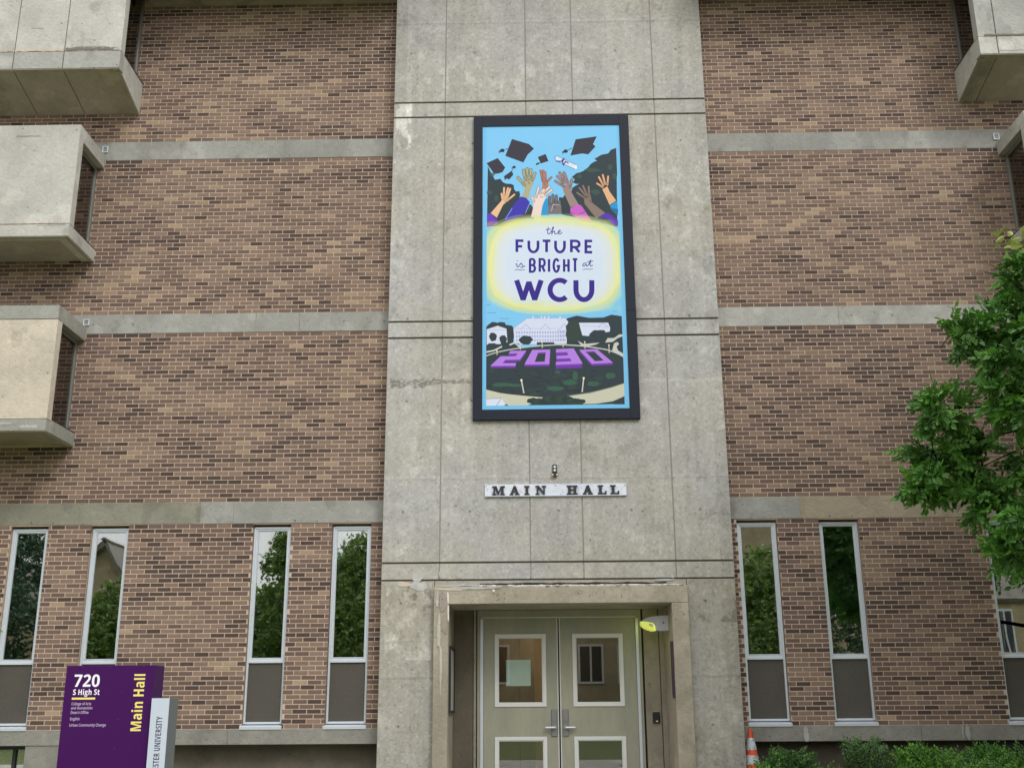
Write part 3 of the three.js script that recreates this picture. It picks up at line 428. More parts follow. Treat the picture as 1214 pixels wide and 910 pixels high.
  // arms: sleeve, forearm, palm, fingers
  const arm = (f, sleeve, sc, fore, skin, ink, fingers, w) => { if (sleeve) fill(f, sleeve, sc, false); fill(f, fore, skin, false); for (const s of fingers) { line(f, s, ink, w * 1.35); } for (const s of fingers) line(f, s, skin, w); for (const s of fingers) line(f, [s[0], [s[0][0] * 0.6 + s[1][0] * 0.4, s[0][1] * 0.6 + s[1][1] * 0.4]], ink, w * 0.16); const m = fingers.map(s => s[0]); line(f, [[(m[0][0] + m[2][0]) / 2, (m[0][1] + m[2][1]) / 2 + w], [(m[1][0] + m[2][0]) / 2 + w * 0.4, m[2][1] + w * 2.2]], ink, w * 0.22); };
  arm('B', [[82, 735], [130, 722], [235, 830], [200, 890], [82, 910]], '#6a3fc0', [[132, 722], [272, 560], [285, 520], [360, 500], [372, 545], [300, 610], [215, 785]], '#f0c39a', '#8c6142', [[[290, 530], [278, 460]], [[308, 520], [312, 380]], [[332, 515], [365, 382]], [[352, 520], [395, 392]], [[350, 555], [450, 470]]], 24);
  arm('B', [[530, 500], [600, 502], [662, 575], [600, 700], [540, 760], [300, 850], [400, 660]], '#4038b0', [[555, 500], [590, 390], [570, 320], [600, 250], [700, 240], [712, 320], [672, 400], [640, 520]], '#b4b08c', '#3b3a2c', [[[600, 270], [572, 140]], [[632, 255], [622, 120]], [[664, 255], [674, 130]], [[694, 275], [728, 180]], [[585, 340], [500, 240]]], 32);
  line('B', [[660, 580], [600, 720]], '#9fb4ff', 8); line('B', [[330, 800], [420, 660]], '#9fb4ff', 8);
  arm('B', null, '', [[822, 395], [830, 290], [850, 270], [905, 290], [912, 340], [890, 400]], '#b5806c', '#5c3429', [[[835, 290], [805, 145]], [[850, 280], [842, 145]], [[872, 285], [868, 170]], [[895, 290], [950, 235]]], 24);
  arm('B', [[815, 620], [880, 520], [920, 520], [915, 750], [800, 750]], '#2d9bd6', [[675, 770], [712, 610], [690, 540], [740, 480], [850, 420], [890, 460], [830, 620], [800, 790]], '#f1ddd2', '#6d4a45', [[[745, 500], [778, 370]], [[800, 450], [850, 400]], [[850, 440], [925, 365]], [[868, 470], [955, 405]], [[712, 560], [690, 505]]], 28);
  arm('B', null, '', [[905, 735], [905, 600], [960, 570], [1080, 575], [1090, 735]], '#7a7478', '#232229', [[[930, 600], [925, 500]], [[978, 585], [970, 475]], [[1018, 585], [1018, 485]], [[1055, 590], [1062, 560]]], 30); line('B', [[950, 690], [975, 600], [1060, 605]], '#c9c6ca', 8);
  arm('C', [[295, 650], [410, 595], [450, 620], [600, 840], [470, 840], [300, 720]], '#cf63cc', [[300, 640], [205, 430], [190, 370], [260, 300], [320, 390], [310, 430], [410, 600]], '#a08a84', '#4f3d3b', [[[200, 350], [95, 285]], [[205, 310], [122, 220]], [[232, 295], [152, 170]], [[262, 300], [210, 170]], [[295, 360], [318, 265]]], 30); line('C', [[310, 715], [400, 740], [495, 700]], '#8d3d92', 10);
  arm('C', [[675, 780], [780, 708], [860, 745], [945, 820], [945, 885], [880, 870], [800, 790]], '#5b35b4', [[650, 790], [490, 590], [480, 510], [540, 500], [600, 580], [770, 712]], '#8c7a70', '#473a34', [[[490, 510], [390, 440]], [[505, 480], [420, 375]], [[530, 480], [468, 345]], [[555, 500], [545, 355]], [[575, 560], [560, 480]]], 24);
  arm('C', [[835, 610], [935, 545], [945, 700], [930, 740], [850, 660]], '#1f9bd8', [[830, 605], [760, 450], [730, 390], [800, 350], [830, 420], [920, 545]], '#e9b68c', '#6b4630', [[[735, 360], [660, 312]], [[745, 335], [685, 225]], [[770, 320], [738, 195]], [[800, 330], [812, 215]]], 24); fill('C', [[835, 640], [940, 660], [940, 745]], '#1a6da5');
  // the glow: yellow ring with a pale heart
  const ring = (k, col, al) => { const r = rng(900 + Math.round(k * 50)); c.globalAlpha = al; fill('T', [...Array(30)].map((_, i) => { const a = i / 30 * 6.283, ca = Math.cos(a), sa = Math.sin(a), e = 0.62, j = 1 + 0.05 * (r() - 0.5); return [380 + 262 * k * j * Math.sign(ca) * Math.abs(ca) ** e, 240 + (172 * k + 8) * j * Math.sign(sa) * Math.abs(sa) ** e]; }), col, true); c.globalAlpha = 1; };
  for (let i = 0; i < 6; i++) ring(1.08 - i * 0.022, '#e4e8a2', 0.3); for (let i = 0; i < 6; i++) ring(0.97 - i * 0.02, i % 2 ? '#ecec9c' : '#f0f0ae', 0.5); for (let i = 0; i < 14; i++) ring(0.92 - i * 0.015, '#dbe8f4', 0.2); ring(0.72, '#d9e7f6', 1);
  for (let i = 0; i < 40; i++) { c.globalAlpha = 0.12; bushy('T', 130 + q() * 500, q() < 0.5 ? 70 + 30 * q() : 370 + 40 * q(), 20 + 40 * q(), 8 + 10 * q(), q() < 0.4 ? '#bfe3f2' : '#e6e36c'); } c.globalAlpha = 1;
  // lettering
  c.miterLimit = 2.4; const INK = '#37248c', arcp = (x, y, rx, ry, a0, a1, n = 16) => [...Array(n + 1)].map((_, i) => { const a = (a0 + (a1 - a0) * i / n) * Math.PI / 180; return [x + Math.cos(a) * rx, y + Math.sin(a) * ry]; });
  const L = { F: [[[0, 1], [0, 0], [1, 0]], [[0, 0.5], [0.8, 0.5]]], U: [[[0, 0], [0, 0.5], ...arcp(0.5, 0.5, 0.5, 0.5, 180, 0), [1, 0]]], T: [[[-0.12, 0], [1.12, 0]], [[0.5, 0], [0.5, 1]]], R: [[[0, 1], [0, 0], [0.5, 0], ...arcp(0.55, 0.28, 0.45, 0.28, -90, 90), [0, 0.56]], [[0.5, 0.56], [1, 1]]], E: [[[1, 0], [0, 0], [0, 1], [1, 1]], [[0, 0.5], [0.85, 0.5]]], B: [[[0, 0], [0.5, 0], ...arcp(0.5, 0.24, 0.42, 0.24, -90, 90), [0, 0.48]], [[0.5, 0.48], ...arcp(0.5, 0.74, 0.5, 0.26, -90, 90), [0, 1], [0, 0]]], I: [[[0.5, 0], [0.5, 1]]], G: [arcp(0.5, 0.5, 0.5, 0.5, -40, -330, 24).concat([[1, 0.55], [0.55, 0.55]])], H: [[[0, 0], [0, 1]], [[1, 0], [1, 1]], [[0, 0.5], [1, 0.5]]], W: [[[-0.05, 0], [0.24, 1], [0.5, 0.1], [0.76, 1], [1.05, 0]]], C: [arcp(0.55, 0.5, 0.52, 0.5, -48, -312, 24)] };
  const word = (s, xs, y0, y1, w) => [...s].forEach((ch, i) => { for (const st of L[ch]) line('W', st.map(([x, y]) => [xs[i][0] + w / 2 + x * (xs[i][1] - xs[i][0] - w), y0 + w / 2 + y * (y1 - y0 - w)]), INK, w, false, 'butt'); for (const st of L[ch]) if (ch !== 'I') st.slice(0, 1).concat(st.slice(-1)).forEach(() => 0); });
  word('FUTURE', [[95, 190], [218, 340], [368, 460], [492, 612], [655, 765], [805, 898]], 212, 356, 28);
  word('BRIGHT', [[232, 306], [332, 406], [428, 450], [475, 553], [582, 652], [676, 738]], 403, 556, 24);
  word('WCU', [[92, 373], [418, 660], [690, 905]], 605, 856, 52);
  const scr = (pts, w = 8) => line('W', pts, INK, w, true);
  scr([[432, 88], [424, 130], [428, 158], [446, 152], [462, 130], [488, 92], [484, 80], [474, 96], [468, 160]]); scr([[408, 112], [456, 106]]); scr([[468, 150], [484, 124], [498, 124], [496, 150], [508, 158], [530, 146], [558, 128], [552, 112], [534, 126], [536, 156], [556, 156], [574, 140]]);
  scr([[98, 468], [112, 458], [108, 490], [122, 500], [144, 466], [154, 452], [158, 470], [176, 488], [164, 504], [146, 498]]); blob('W', 112, 432, 5, 5, INK); scr([[180, 492], [192, 486]]); scr([[90, 528], [120, 518], [150, 532], [190, 524]], 6);
  scr([[826, 456], [802, 450], [782, 476], [796, 492], [822, 462], [824, 484], [838, 486], [862, 440], [872, 414], [858, 470], [868, 490], [888, 476]]); scr([[836, 440], [890, 434]]); scr([[790, 522], [820, 512], [850, 522], [888, 514]], 6);
  for (const pts of [[[46, 45], [60, 48], [75, 40]], [[48, 104], [70, 107], [118, 104]], [[150, 148], [180, 152], [212, 150]]]) line('D', pts, '#4a7c9c', 3, true); line('E', [[430, 90], [445, 97], [465, 96]], '#4a7c9c', 3, true);
  // the campus below
  fill('D', [[42, 420], [42, 215], [60, 195], [90, 180], [120, 190], [150, 178], [190, 198], [240, 205], [255, 230], [250, 330], [300, 380], [600, 340], [600, 812], [42, 812]], DK);
  fill('E', [[-20, 812], [-20, 330], [75, 330], [75, 150], [150, 128], [250, 145], [360, 142], [420, 120], [500, 132], [523, 805]], DK);
  bushy('D', 100, 190, 30, 14, DK); bushy('D', 160, 190, 34, 14, DK);
  const PALE = '#dbe2f7', LN = '#9aa4cc';
  fill('D', [[46, 232], [130, 205], [198, 228], [205, 330], [150, 345], [46, 350]], PALE); line('D', [[46, 240], [196, 236]], LN, 2); bushy('D', 95, 290, 30, 36, DK); bushy('D', 172, 310, 30, 36, DK); bushy('D', 90, 355, 46, 18, DK); bushy('D', 232, 265, 28, 60, DK); bushy('D', 190, 360, 46, 26, DK);
  fill('D', [[250, 222], [355, 148], [650, 145], [660, 345], [260, 345]], PALE); fill('E', [[0, 148], [62, 150], [110, 195], [75, 240], [75, 335], [0, 345]], PALE);
  line('D', [[250, 226], [355, 148], [645, 146]], LN, 3); line('D', [[250, 226], [600, 226]], LN, 2); for (const x of [345, 495, 640]) line('D', [[x - 40, 236], [x, 192], [x + 40, 236]], LN, 3); for (const x of [402, 466, 492, 522, 610]) { fill('D', [[x - 7, 130], [x + 7, 130], [x + 7, 162], [x - 7, 162]], PALE); line('D', [[x - 7, 130], [x + 7, 130], [x + 7, 160]], LN, 2); }
  for (let j = 0; j < 3; j++) for (let i = 0; i < 19; i++) { const x = 270 + i * 20, y = 248 + j * 30; fill('D', [[x, y], [x + 11, y], [x + 11, y + 17], [x, y + 17]], '#aab3db'); }
  for (let j = 0; j < 3; j++) for (let i = 0; i < 4; i++) { const x = 4 + i * 18, y = 240 + j * 32; fill('E', [[x, y], [x + 9, y], [x + 9, y + 17], [x, y + 17]], '#aab3db'); }
  bushy('D', 345, 315, 55, 36, DK); bushy('D', 270, 348, 26, 12, DK); fill('D', [[430, 332], [560, 332], [570, 355], [430, 352]], DK);
  fill('E', [[168, 182], [395, 182], [410, 220], [408, 250], [240, 285], [195, 280]], PALE); line('E', [[190, 205], [400, 215]], LN, 2); line('E', [[320, 215], [350, 185], [395, 215]], LN, 3); bushy('E', 125, 245, 62, 85, '#35463f'); bushy('E', 320, 285, 78, 52, DK); bushy('E', 240, 300, 40, 14, DK);
  line('D', [[42, 435], [120, 405], [300, 375], [420, 360], [600, 350]], '#c6c8c0', 9, true); line('E', [[0, 350], [160, 355], [300, 375], [420, 395], [510, 440]], '#c6c8c0', 10, true); line('D', [[48, 405], [100, 395], [160, 365]], '#d5d7d2', 12); line('D', [[225, 350], [260, 335], [300, 365]], '#d5d7d2', 12);
  fill('E', [[160, 320], [205, 345], [330, 335], [300, 350], [235, 365], [190, 365]], '#ced0c8'); fill('E', [[370, 335], [390, 300], [440, 300], [480, 272], [510, 272], [510, 285], [470, 300], [430, 330]], '#ced0c8'); fill('E', [[425, 395], [440, 340], [465, 330], [480, 345], [460, 365], [470, 395], [512, 420], [512, 450]], '#ced0c8');
  for (let i = 0; i < 70; i++) { c.globalAlpha = 0.35; bushy('D', 60 + q() * 860, 540 + q() * 200, 10 + 40 * q(), 5 + 10 * q(), q() < 0.55 ? '#27322f' : '#3e5a4c'); } c.globalAlpha = 0.8;
  for (const [f, x, y, rx, ry] of [['D', 170, 655, 80, 16], ['D', 270, 660, 60, 12], ['D', 570, 685, 70, 20], ['E', 410, 590, 40, 24], ['E', 140, 590, 22, 34], ['E', 100, 640, 60, 22], ['E', 280, 650, 50, 20], ['D', 590, 560, 24, 12]]) bushy(f, x, y, rx, ry, '#3d6a52'); c.globalAlpha = 1;
  // 2030 in clipped hedges
  const hedge = (f, outs, holes = []) => { for (const [dy, col] of [[16, '#6f35a8'], [8, '#7b3fb6'], [0, '#bb84ea']]) { c.beginPath(); for (const pts of [...outs, ...holes]) pts.forEach((p, i) => c[i ? 'lineTo' : 'moveTo'](...at(f, p[0], p[1] + dy))); c.closePath(); c.fillStyle = col; c.fill('evenodd'); } for (const pts of holes) fill(f, pts, DK); for (const pts of holes) line(f, pts.slice(0, 2).map(p => [p[0], p[1] + 5]), '#6f35a8', 9, false, 'butt'); };
  hedge('D', [[[228, 397], [350, 395], [300, 464], [190, 466], [166, 490], [272, 490], [265, 512], [74, 512], [152, 438], [266, 437], [286, 417], [214, 418]]]);
  hedge('D', [[[395, 390], [533, 387], [526, 500], [334, 502]]], [[[440, 412], [498, 410], [490, 480], [414, 482]]]);
  hedge('T', [[[386, 566], [454, 563], [489, 622], [385, 626], [386, 615], [446, 612], [440, 601], [388, 603], [388, 592], [434, 589], [428, 577], [386, 579]]]);
  hedge('E', [[[170, 390], [308, 385], [432, 490], [268, 498]]], [[[222, 405], [284, 402], [360, 473], [292, 477]]]);
  // oval path, shrubs, lamp posts, a corner of a roof
  fill('D', [[42, 690], [150, 718], [290, 735], [480, 752], [420, 790], [360, 812], [42, 818]], '#cfcfb8', false); fill('E', [[80, 745], [260, 720], [420, 680], [520, 648], [522, 745], [430, 785], [300, 803], [180, 805]], '#cfcfb8', false);
  line('D', [[42, 688], [150, 716], [290, 733], [480, 750]], '#2c3531', 6, true); line('E', [[80, 743], [260, 718], [420, 678], [520, 646]], '#8a8c7c', 4, true); fill('E', [[430, 812], [523, 750], [523, 812]], DK);
  for (let i = 0; i < 9; i++) bushy('D', 400 + i * 44, 795 - (i > 2 && i < 7 ? 26 : 6) - 10 * q(), 50, 24, i % 2 ? '#334a40' : '#2f3d38'); bushy('E', 160, 800, 40, 16, '#35473c');
  fill('D', [[42, 762], [160, 758], [188, 800], [182, 818], [42, 818]], '#dfe6f8'); line('D', [[42, 762], [160, 758], [120, 816]], '#8e97bd', 4); bushy('D', 196, 812, 14, 8, DK);
  for (const [f, x0, y0, x1, y1] of [['D', 330, 715, 312, 622], ['E', 193, 708, 205, 608], ['D', 305, 385, 303, 340], ['D', 472, 372, 470, 328], ['D', 632, 368, 630, 330], ['E', 215, 378, 214, 330], ['E', 402, 412, 400, 355], ['D', 126, 425, 124, 395]]) { const w = y0 - y1 > 80 ? 9 : 6; line(f, [[x0, y0], [x1, y1]], '#d8d6c2', w); blob(f, x1, y1, w, w * 1.1, '#f6eccb'); blob(f, x0, y0, w * 0.8, w * 0.7, '#cfcdbd'); }
  // light blue margin round the picture
  const mar = '#7cc7f3'; for (const pts of [[[571, 145], [577, 145], [576.5, 490], [571, 490]], [[731.2, 145], [736, 145], [750, 490], [740.3, 490]], [[570, 480.3], [748, 479.3], [748, 490], [570, 490]]]) fill('G', pts, mar);
  const t = new THREE.CanvasTexture(cv); t.colorSpace = THREE.SRGBColorSpace; t.anisotropy = 8; return t;
}
{
  const b = thing('banner', 'tall blue banner with purple lettering in a black frame on the concrete tower', 'banner', [0.4, BY0, ZT]);
  const loc = g => { g.translate(-0.4, -BY0, -ZT); return g; };
  const fm = new THREE.MeshPhysicalMaterial({ color: C(38, 42, 52), roughness: 0.5, specularIntensity: 0.3 });
  part(b, 'frame', loc(join(box(-0.866, BX0 - 0.001, 5.71, 10.856, ZT - 0.02, ZT + 0.06), box(BX1 + 0.001, 1.668, 5.71, 7.44, ZT - 0.02, ZT + 0.06), box(BX1 + 0.001, 1.666, 7.443, 10.856, ZT - 0.02, ZT + 0.059), box(BX0 - 0.001, BX1 + 0.001, BY1 + 0.001, 10.856, ZT - 0.02, ZT + 0.059), box(BX0 - 0.001, BX1 + 0.001, 5.71, BY0 - 0.001, ZT - 0.02, ZT + 0.059))), fm);
  const pg = new THREE.BoxGeometry(BX1 - BX0, BY1 - BY0, 0.05); pg.translate((BX0 + BX1) / 2, (BY0 + BY1) / 2, ZT + 0.02);
  part(b, 'print', loc(pg), new THREE.MeshPhysicalMaterial({ color: new THREE.Color(0.86, 0.86, 0.86), map: bannerTexture(), roughness: 0.5, specularIntensity: 0.4 }));
}

// ------------------------------------------------------------------ NAME SIGN, BRACKET, LAMP, READER, NOTICES
const serif = await new FontLoader().loadAsync('fonts/droid/droid_serif_bold.typeface.json');
{
  const s = thing('name_sign', 'white strip sign reading MAIN HALL in raised dark letters', 'sign', [0.37, 4.54, ZT]);
  const plateTex = dataTex(512, 64, (u, v) => { const k = fbm(u, v, 12, 3, 4, 701), w = fbm(u, v, 60, 6, 3, 711); return [212 + 26 * (k - 0.5) - 30 * sm(0.62, 0.75, w), 217 + 26 * (k - 0.5) - 28 * sm(0.62, 0.75, w), 226 + 20 * (k - 0.5) - 22 * sm(0.62, 0.75, w)]; });
  const pg = new RoundedBoxGeometry(2.1, 0.185, 0.02, 1, 0.003); pg.translate(0, 0.095, 0.012);
  part(s, 'plate', pg, new THREE.MeshStandardMaterial({ map: plateTex, roughness: 0.45 }));
  part(s, 'edge_fold', new THREE.BoxGeometry(2.09, 0.014, 0.02).translate(0, 0.012, 0.024), new THREE.MeshStandardMaterial({ color: C(196, 204, 216), roughness: 0.4 }));
  const lm = new THREE.MeshStandardMaterial({ color: C(40, 38, 42), roughness: 0.55 });
  [['M', 145, 236], ['A', 270, 341], ['I', 375, 412], ['N', 455, 531], ['H', 679, 756], ['A', 793, 864], ['L', 900, 963], ['L', 990, 1053]].forEach(([ch, a, b]) => {
    const g = new TextGeometry(ch, { font: serif, size: 0.13, depth: 0.018, curveSegments: 6, bevelEnabled: true, bevelSize: 0.004, bevelThickness: 0.003, bevelSegments: 1 });
    g.computeBoundingBox(); const bb = g.boundingBox, w = (b - a) / 1013 * 2.1; g.translate(-(bb.min.x + bb.max.x) / 2, -bb.min.y, 0); g.scale(w / (bb.max.x - bb.min.x), 0.134 / (bb.max.y - bb.min.y), 1); g.translate(-1.05 + ((a + b) / 2 - 92) / 1013 * 2.1, 0.027, 0.024); part(s, 'letter', g, lm);
  });
  for (const x of [-1.03, 0.0, 1.03]) { const g = new THREE.SphereGeometry(0.008, 8, 6); g.translate(x, 0.165, 0.023); part(s, 'screw', g, M.steelDull); }
}
{
  const w = thing('wall_bracket', 'small black bracket with white knobs above the MAIN HALL sign', 'bracket', [0.362, 4.83, ZT]);
  part(w, 'plate', join(box(-0.032, 0.032, 0.045, 0.19, -0.005, 0.03, 0.004), box(-0.04, 0.04, 0.02, 0.07, -0.005, 0.045, 0.008)), M.black);
  for (const y of [0.1, 0.15]) { const g = new THREE.CylinderGeometry(0.018, 0.018, 0.03, 14); g.rotateX(Math.PI / 2); g.translate(0, y, 0.04); part(w, 'knob', worldUV(g), M.whitePaint); }
  for (const x of [-0.032, 0.032]) { const g = new THREE.SphereGeometry(0.014, 10, 8); g.translate(x, 0.03, 0.05); part(w, 'bolt', g, M.whitePaint); }
  part(w, 'rust', join(box(-0.02, 0.02, 0.006, 0.03, -0.002, 0.046, 0.006)), new THREE.MeshStandardMaterial({ color: C(120, 60, 34), roughness: 1 }));
}
{
  const e = thing('emergency_lamp', 'white wall lamp with glowing yellow lens at upper right of the doorway', 'lamp', [2.0, 2.72, -0.2]);
  const q = ([x, y]) => new THREE.Vector2(-(970 - x) / 6.744 * 0.01235, (396 - y) / 6.744 * 0.0123);
  const ext = (pts, z0, d, bv) => { const g = new THREE.ExtrudeGeometry(new THREE.Shape(pts.map(q)), { depth: d, bevelEnabled: true, bevelSize: bv, bevelThickness: bv, bevelSegments: 2, curveSegments: 6 }); g.translate(0, 0, z0); return worldUV(g); };
  const hm = new THREE.MeshStandardMaterial({ color: C(196, 198, 200), roughness: 0.45 });
  part(e, 'housing', ext([[886, 340], [966, 338], [969, 452], [886, 452]], -0.08, 0.16, 0.006), hm);
  part(e, 'hood', ext([[752, 382], [775, 367], [812, 351], [850, 343], [884, 340], [884, 452], [868, 450], [862, 412], [845, 392], [800, 383]], -0.075, 0.15, 0.005), hm);
  const lens = part(e, 'lens', ext([[750, 388], [800, 386], [838, 396], [856, 414], [862, 455], [840, 456], [800, 444], [768, 428], [750, 408]], -0.065, 0.13, 0.004), new THREE.MeshStandardMaterial({ color: C(236, 238, 120), emissive: C(200, 212, 90), emissiveIntensity: 0.5, roughness: 0.3 }));
  part(e, 'lens_glare', ext([[812, 396], [840, 400], [850, 416], [838, 424], [815, 412]], 0.068, 0.006, 0.002), new THREE.MeshStandardMaterial({ color: C(236, 238, 190), roughness: 0.25 }));  // painted highlight: a pale shape on the lens front stands for its glare
  part(e, 'mounting_plate', box(-0.012, -0.0005, -0.11, 0.1, -0.1, 0.1, 0.004), hm);
  const sc = new THREE.CylinderGeometry(0.012, 0.012, 0.012, 12); sc.rotateX(Math.PI / 2); sc.translate(...q([930, 392]).toArray(), 0.088); part(e, 'screw', worldUV(sc), M.black);
  const pl = new THREE.PointLight(new THREE.Color(0.85, 1, 0.2), 0.13); pl.position.set(2.0 - 0.29, 2.70, -0.2); pl.castShadow = true; pl.shadow.radius = 3; scene.add(pl);
}
{
  const c = thing('card_reader', 'small black card reader on the concrete beside the right door', 'card reader', [1.83, 1.31, ZB]);
  part(c, 'case', box(-0.052, 0.052, 0, 0.158, -0.002, 0.045, 0.012), M.black); part(c, 'top_cap', box(-0.04, 0.036, 0.158, 0.172, 0, 0.03, 0.004), new THREE.MeshStandardMaterial({ color: C(196, 150, 130), roughness: 0.6 }));
  part(c, 'indicator', box(-0.01, 0.024, 0.02, 0.036, 0.044, 0.048, 0.002), new THREE.MeshStandardMaterial({ color: C(230, 226, 200), roughness: 0.4 }));
}
for (const [x, s, z0, z1, y0, y1, lab, fc] of [[-1.195, 1, -0.66, 0.2, 1.475, 2.4, 'black framed notice on the left side wall of the doorway', M.black], [2.0, -1, 0.2, 0.325, 1.66, 2.44, 'thin dark framed notice on the right side wall of the doorway', new THREE.MeshStandardMaterial({ color: C(52, 36, 48), roughness: 0.5 })]]) {
  const n = thing('framed_notice', lab, 'notice', [x, y0, 0]), X = (a, b) => s > 0 ? [a, b] : [-b, -a], h = y1 - y0;
  const bb = (a, b, c, d, e, f) => box(...X(a, b), c, d, e, f, 0.002);
  part(n, 'frame', join(bb(0.001, 0.03, 0, 0.035, z0, z1), bb(0.001, 0.03, h - 0.035, h, z0, z1), bb(0.001, 0.03, 0.035, h - 0.035, z0, z0 + 0.03), bb(0.001, 0.03, 0.035, h - 0.035, z1 - 0.03, z1)), fc);
  part(n, 'sheet', bb(0.001, 0.012, 0.03, h - 0.03, z0 + 0.02, z1 - 0.02), new THREE.MeshStandardMaterial({ color: C(176, 174, 162), roughness: 0.6 }));
}
{ const p = new THREE.Mesh(box(-0.4, -0.03, 1.855, 2.236, ZB - 0.0325, ZB - 0.0305, 0), new THREE.MeshStandardMaterial({ color: C(226, 244, 242), roughness: 0.8 })); p.name = 'paper_notice'; scene.add(p); tag(p, 'pale aqua sheet of paper on the upper glass of the left door', 'paper notice'); }

// ------------------------------------------------------------------ ADDRESS SIGN
function textCanvas(w, h, bg, draw) { const cv = document.createElement('canvas'); cv.width = w; cv.height = h; const c = cv.getContext('2d'); c.fillStyle = bg; c.fillRect(0, 0, w, h); draw(c); const t = new THREE.CanvasTexture(cv); t.colorSpace = THREE.SRGBColorSpace; t.anisotropy = 8; return t; }
function put(c, s, x, base, cap, width, col, font = 'bold', rot = 0) { c.save(); c.translate(x, base); c.rotate(rot); const px = cap / 0.72; c.font = `${font} ${px}px sans-serif`; const m = c.measureText(s).width; c.scale(width / m, 1); c.fillStyle = col; c.textBaseline = 'alphabetic'; c.fillText(s, 0, 0); c.restore(); }
{
  const g0 = groundY(-3.8, 6.1), top = 1.951, Hh = top - g0 + 0.1;
  const a = thing('address_sign', 'purple sign slab numbered 720 with a pale side post', 'sign', [-3.776, g0, 6.1]);
  const w = 840, S = w / 0.79, hp = Math.round(1.2 * S), PUR = '#421254';
  const tex = textCanvas(w, hp, PUR, c => {
    const X = u => u * w, Y = zy => (zy - 175) / 6.065 * 0.00713 * S, cap = z => z / 6.065 * 0.00713 * S;
    const dq = rng(88); for (let i = 0; i < 260; i++) { c.fillStyle = `rgba(${dq() < 0.5 ? '150,120,165' : '40,8,52'},${0.05 + 0.1 * dq()})`; const rr = 1 + 5 * dq() * dq(); c.fillRect(dq() * w, dq() * hp, rr, rr * (1 + 5 * dq() * dq())); }
    put(c, '720', X(0.094), Y(329), cap(90), X(0.302), '#f4f2f6'); put(c, 'S High St', X(0.096), Y(388), cap(40), X(0.308), '#f4f2f6');
    c.fillStyle = '#efe07a'; c.fillRect(X(0.092), Y(407), X(0.266), cap(15));
    for (const [s, y, u, wd] of [['College of Arts', 462, 0.094, 0.225], ['and Humanities', 493, 0.094, 0.245], ["Dean's Office", 525, 0.094, 0.205], ['English', 571, 0.094, 0.112], ['Urban Community Change', 616, 0.094, 0.415]]) put(c, s, X(u), Y(y), cap(20), X(wd), '#dcd2e2', 'normal');
    put(c, 'Main Hall', X(0.905), Y(659), X(0.118), cap(428), '#efe07a', 'bold', -Math.PI / 2);
  });
  const pur = new THREE.MeshPhysicalMaterial({ color: C(66, 18, 84), roughness: 0.45, specularIntensity: 0.35 });
  part(a, 'slab', box(-0.395, 0.395, 0, top - g0, -0.14, 0.136, 0.003), pur);
  const fp = new THREE.PlaneGeometry(0.788, 1.2); fp.translate(0, top - g0 - 0.602, 0.1385); part(a, 'face', fp, new THREE.MeshPhysicalMaterial({ map: tex, roughness: 0.45, specularIntensity: 0.35 }));
  for (const [x, y] of [[0.12, 0.23], [0.11, 0.46], [0.1, 0.7], [0.3, 0.0065], [-0.25, 0.0065], [0.0, 0.0065]]) { const g = new THREE.SphereGeometry(0.0035, 8, 6); g.translate(x, top - g0 - y - 0.005, 0.139); part(a, 'rivet', g, new THREE.MeshStandardMaterial({ color: C(110, 70, 128), roughness: 0.4 })); }
  const ph = 1.668 - g0, pt = textCanvas(136, 1024, '#c3ccd8', c => put(c, 'WEST CHESTER UNIVERSITY', 92, 700, 44, 568, '#3d3549', 'bold', -Math.PI / 2));
  part(a, 'side_post', box(0.41, 0.572, 0, ph, -0.06, 0.186, 0.003), new THREE.MeshStandardMaterial({ color: C(112, 117, 118), roughness: 0.5, metalness: 0.2 }));
  const pf = new THREE.PlaneGeometry(0.158, 1.19); pf.translate(0.491, ph - 0.598, 0.1885); part(a, 'post_face', pf, new THREE.MeshStandardMaterial({ map: pt, roughness: 0.45 }));
  part(a, 'spacer', box(0.395, 0.41, 0, ph - 0.05, -0.05, 0.12, 0), M.black); part(a, 'footing', box(-0.5, 0.68, -0.3, 0.05, -0.3, 0.3, 0.02), M.ledge);
}

// ------------------------------------------------------------------ TRAFFIC CONE
{
  const y0 = groundY(3.04, 0.14) + 0.035, cn = thing('traffic_cone', 'orange traffic cone with white bands against the right corner of the tower', 'traffic cone', [3.045, y0, 0.13]);
  const H = 1.247 - y0, r = y => 0.026 + (H - y) * 0.172, dirt = dataTex(128, 256, (u, v) => { const k = fbm(u, v, 8, 10, 4, 801), s = sm(0.62, 0.7, fbm(u, v, 14, 16, 3, 811)); const b = 236 + 30 * (k - 0.5) - 70 * s; return [b, b, b]; });
  const or = new THREE.MeshStandardMaterial({ color: C(214, 88, 42), map: dirt, roughness: 0.6 }), wh = new THREE.MeshStandardMaterial({ color: C(196, 200, 200), map: dirt, roughness: 0.5 });
  const body = new THREE.LatheGeometry([[r(0.03), 0.03], [r(H - 0.01), H - 0.01], [r(H) - 0.006, H], [0.012, H], [0.012, H - 0.05]].map(p => new THREE.Vector2(...p)), 36);
  part(cn, 'body', body, or);
  for (const [d0, d1] of [[0.125, 0.285], [0.355, 0.475]]) part(cn, 'white_band', new THREE.LatheGeometry([[r(H - d1), H - d1], [r(H - d1) + 0.0025, H - d1 + 0.002], [r(H - d0) + 0.0025, H - d0 - 0.002], [r(H - d0), H - d0]].map(p => new THREE.Vector2(...p)), 36), wh);
  part(cn, 'base', box(-0.17, 0.17, -0.005, 0.035, -0.17, 0.17, 0.012), or);
}

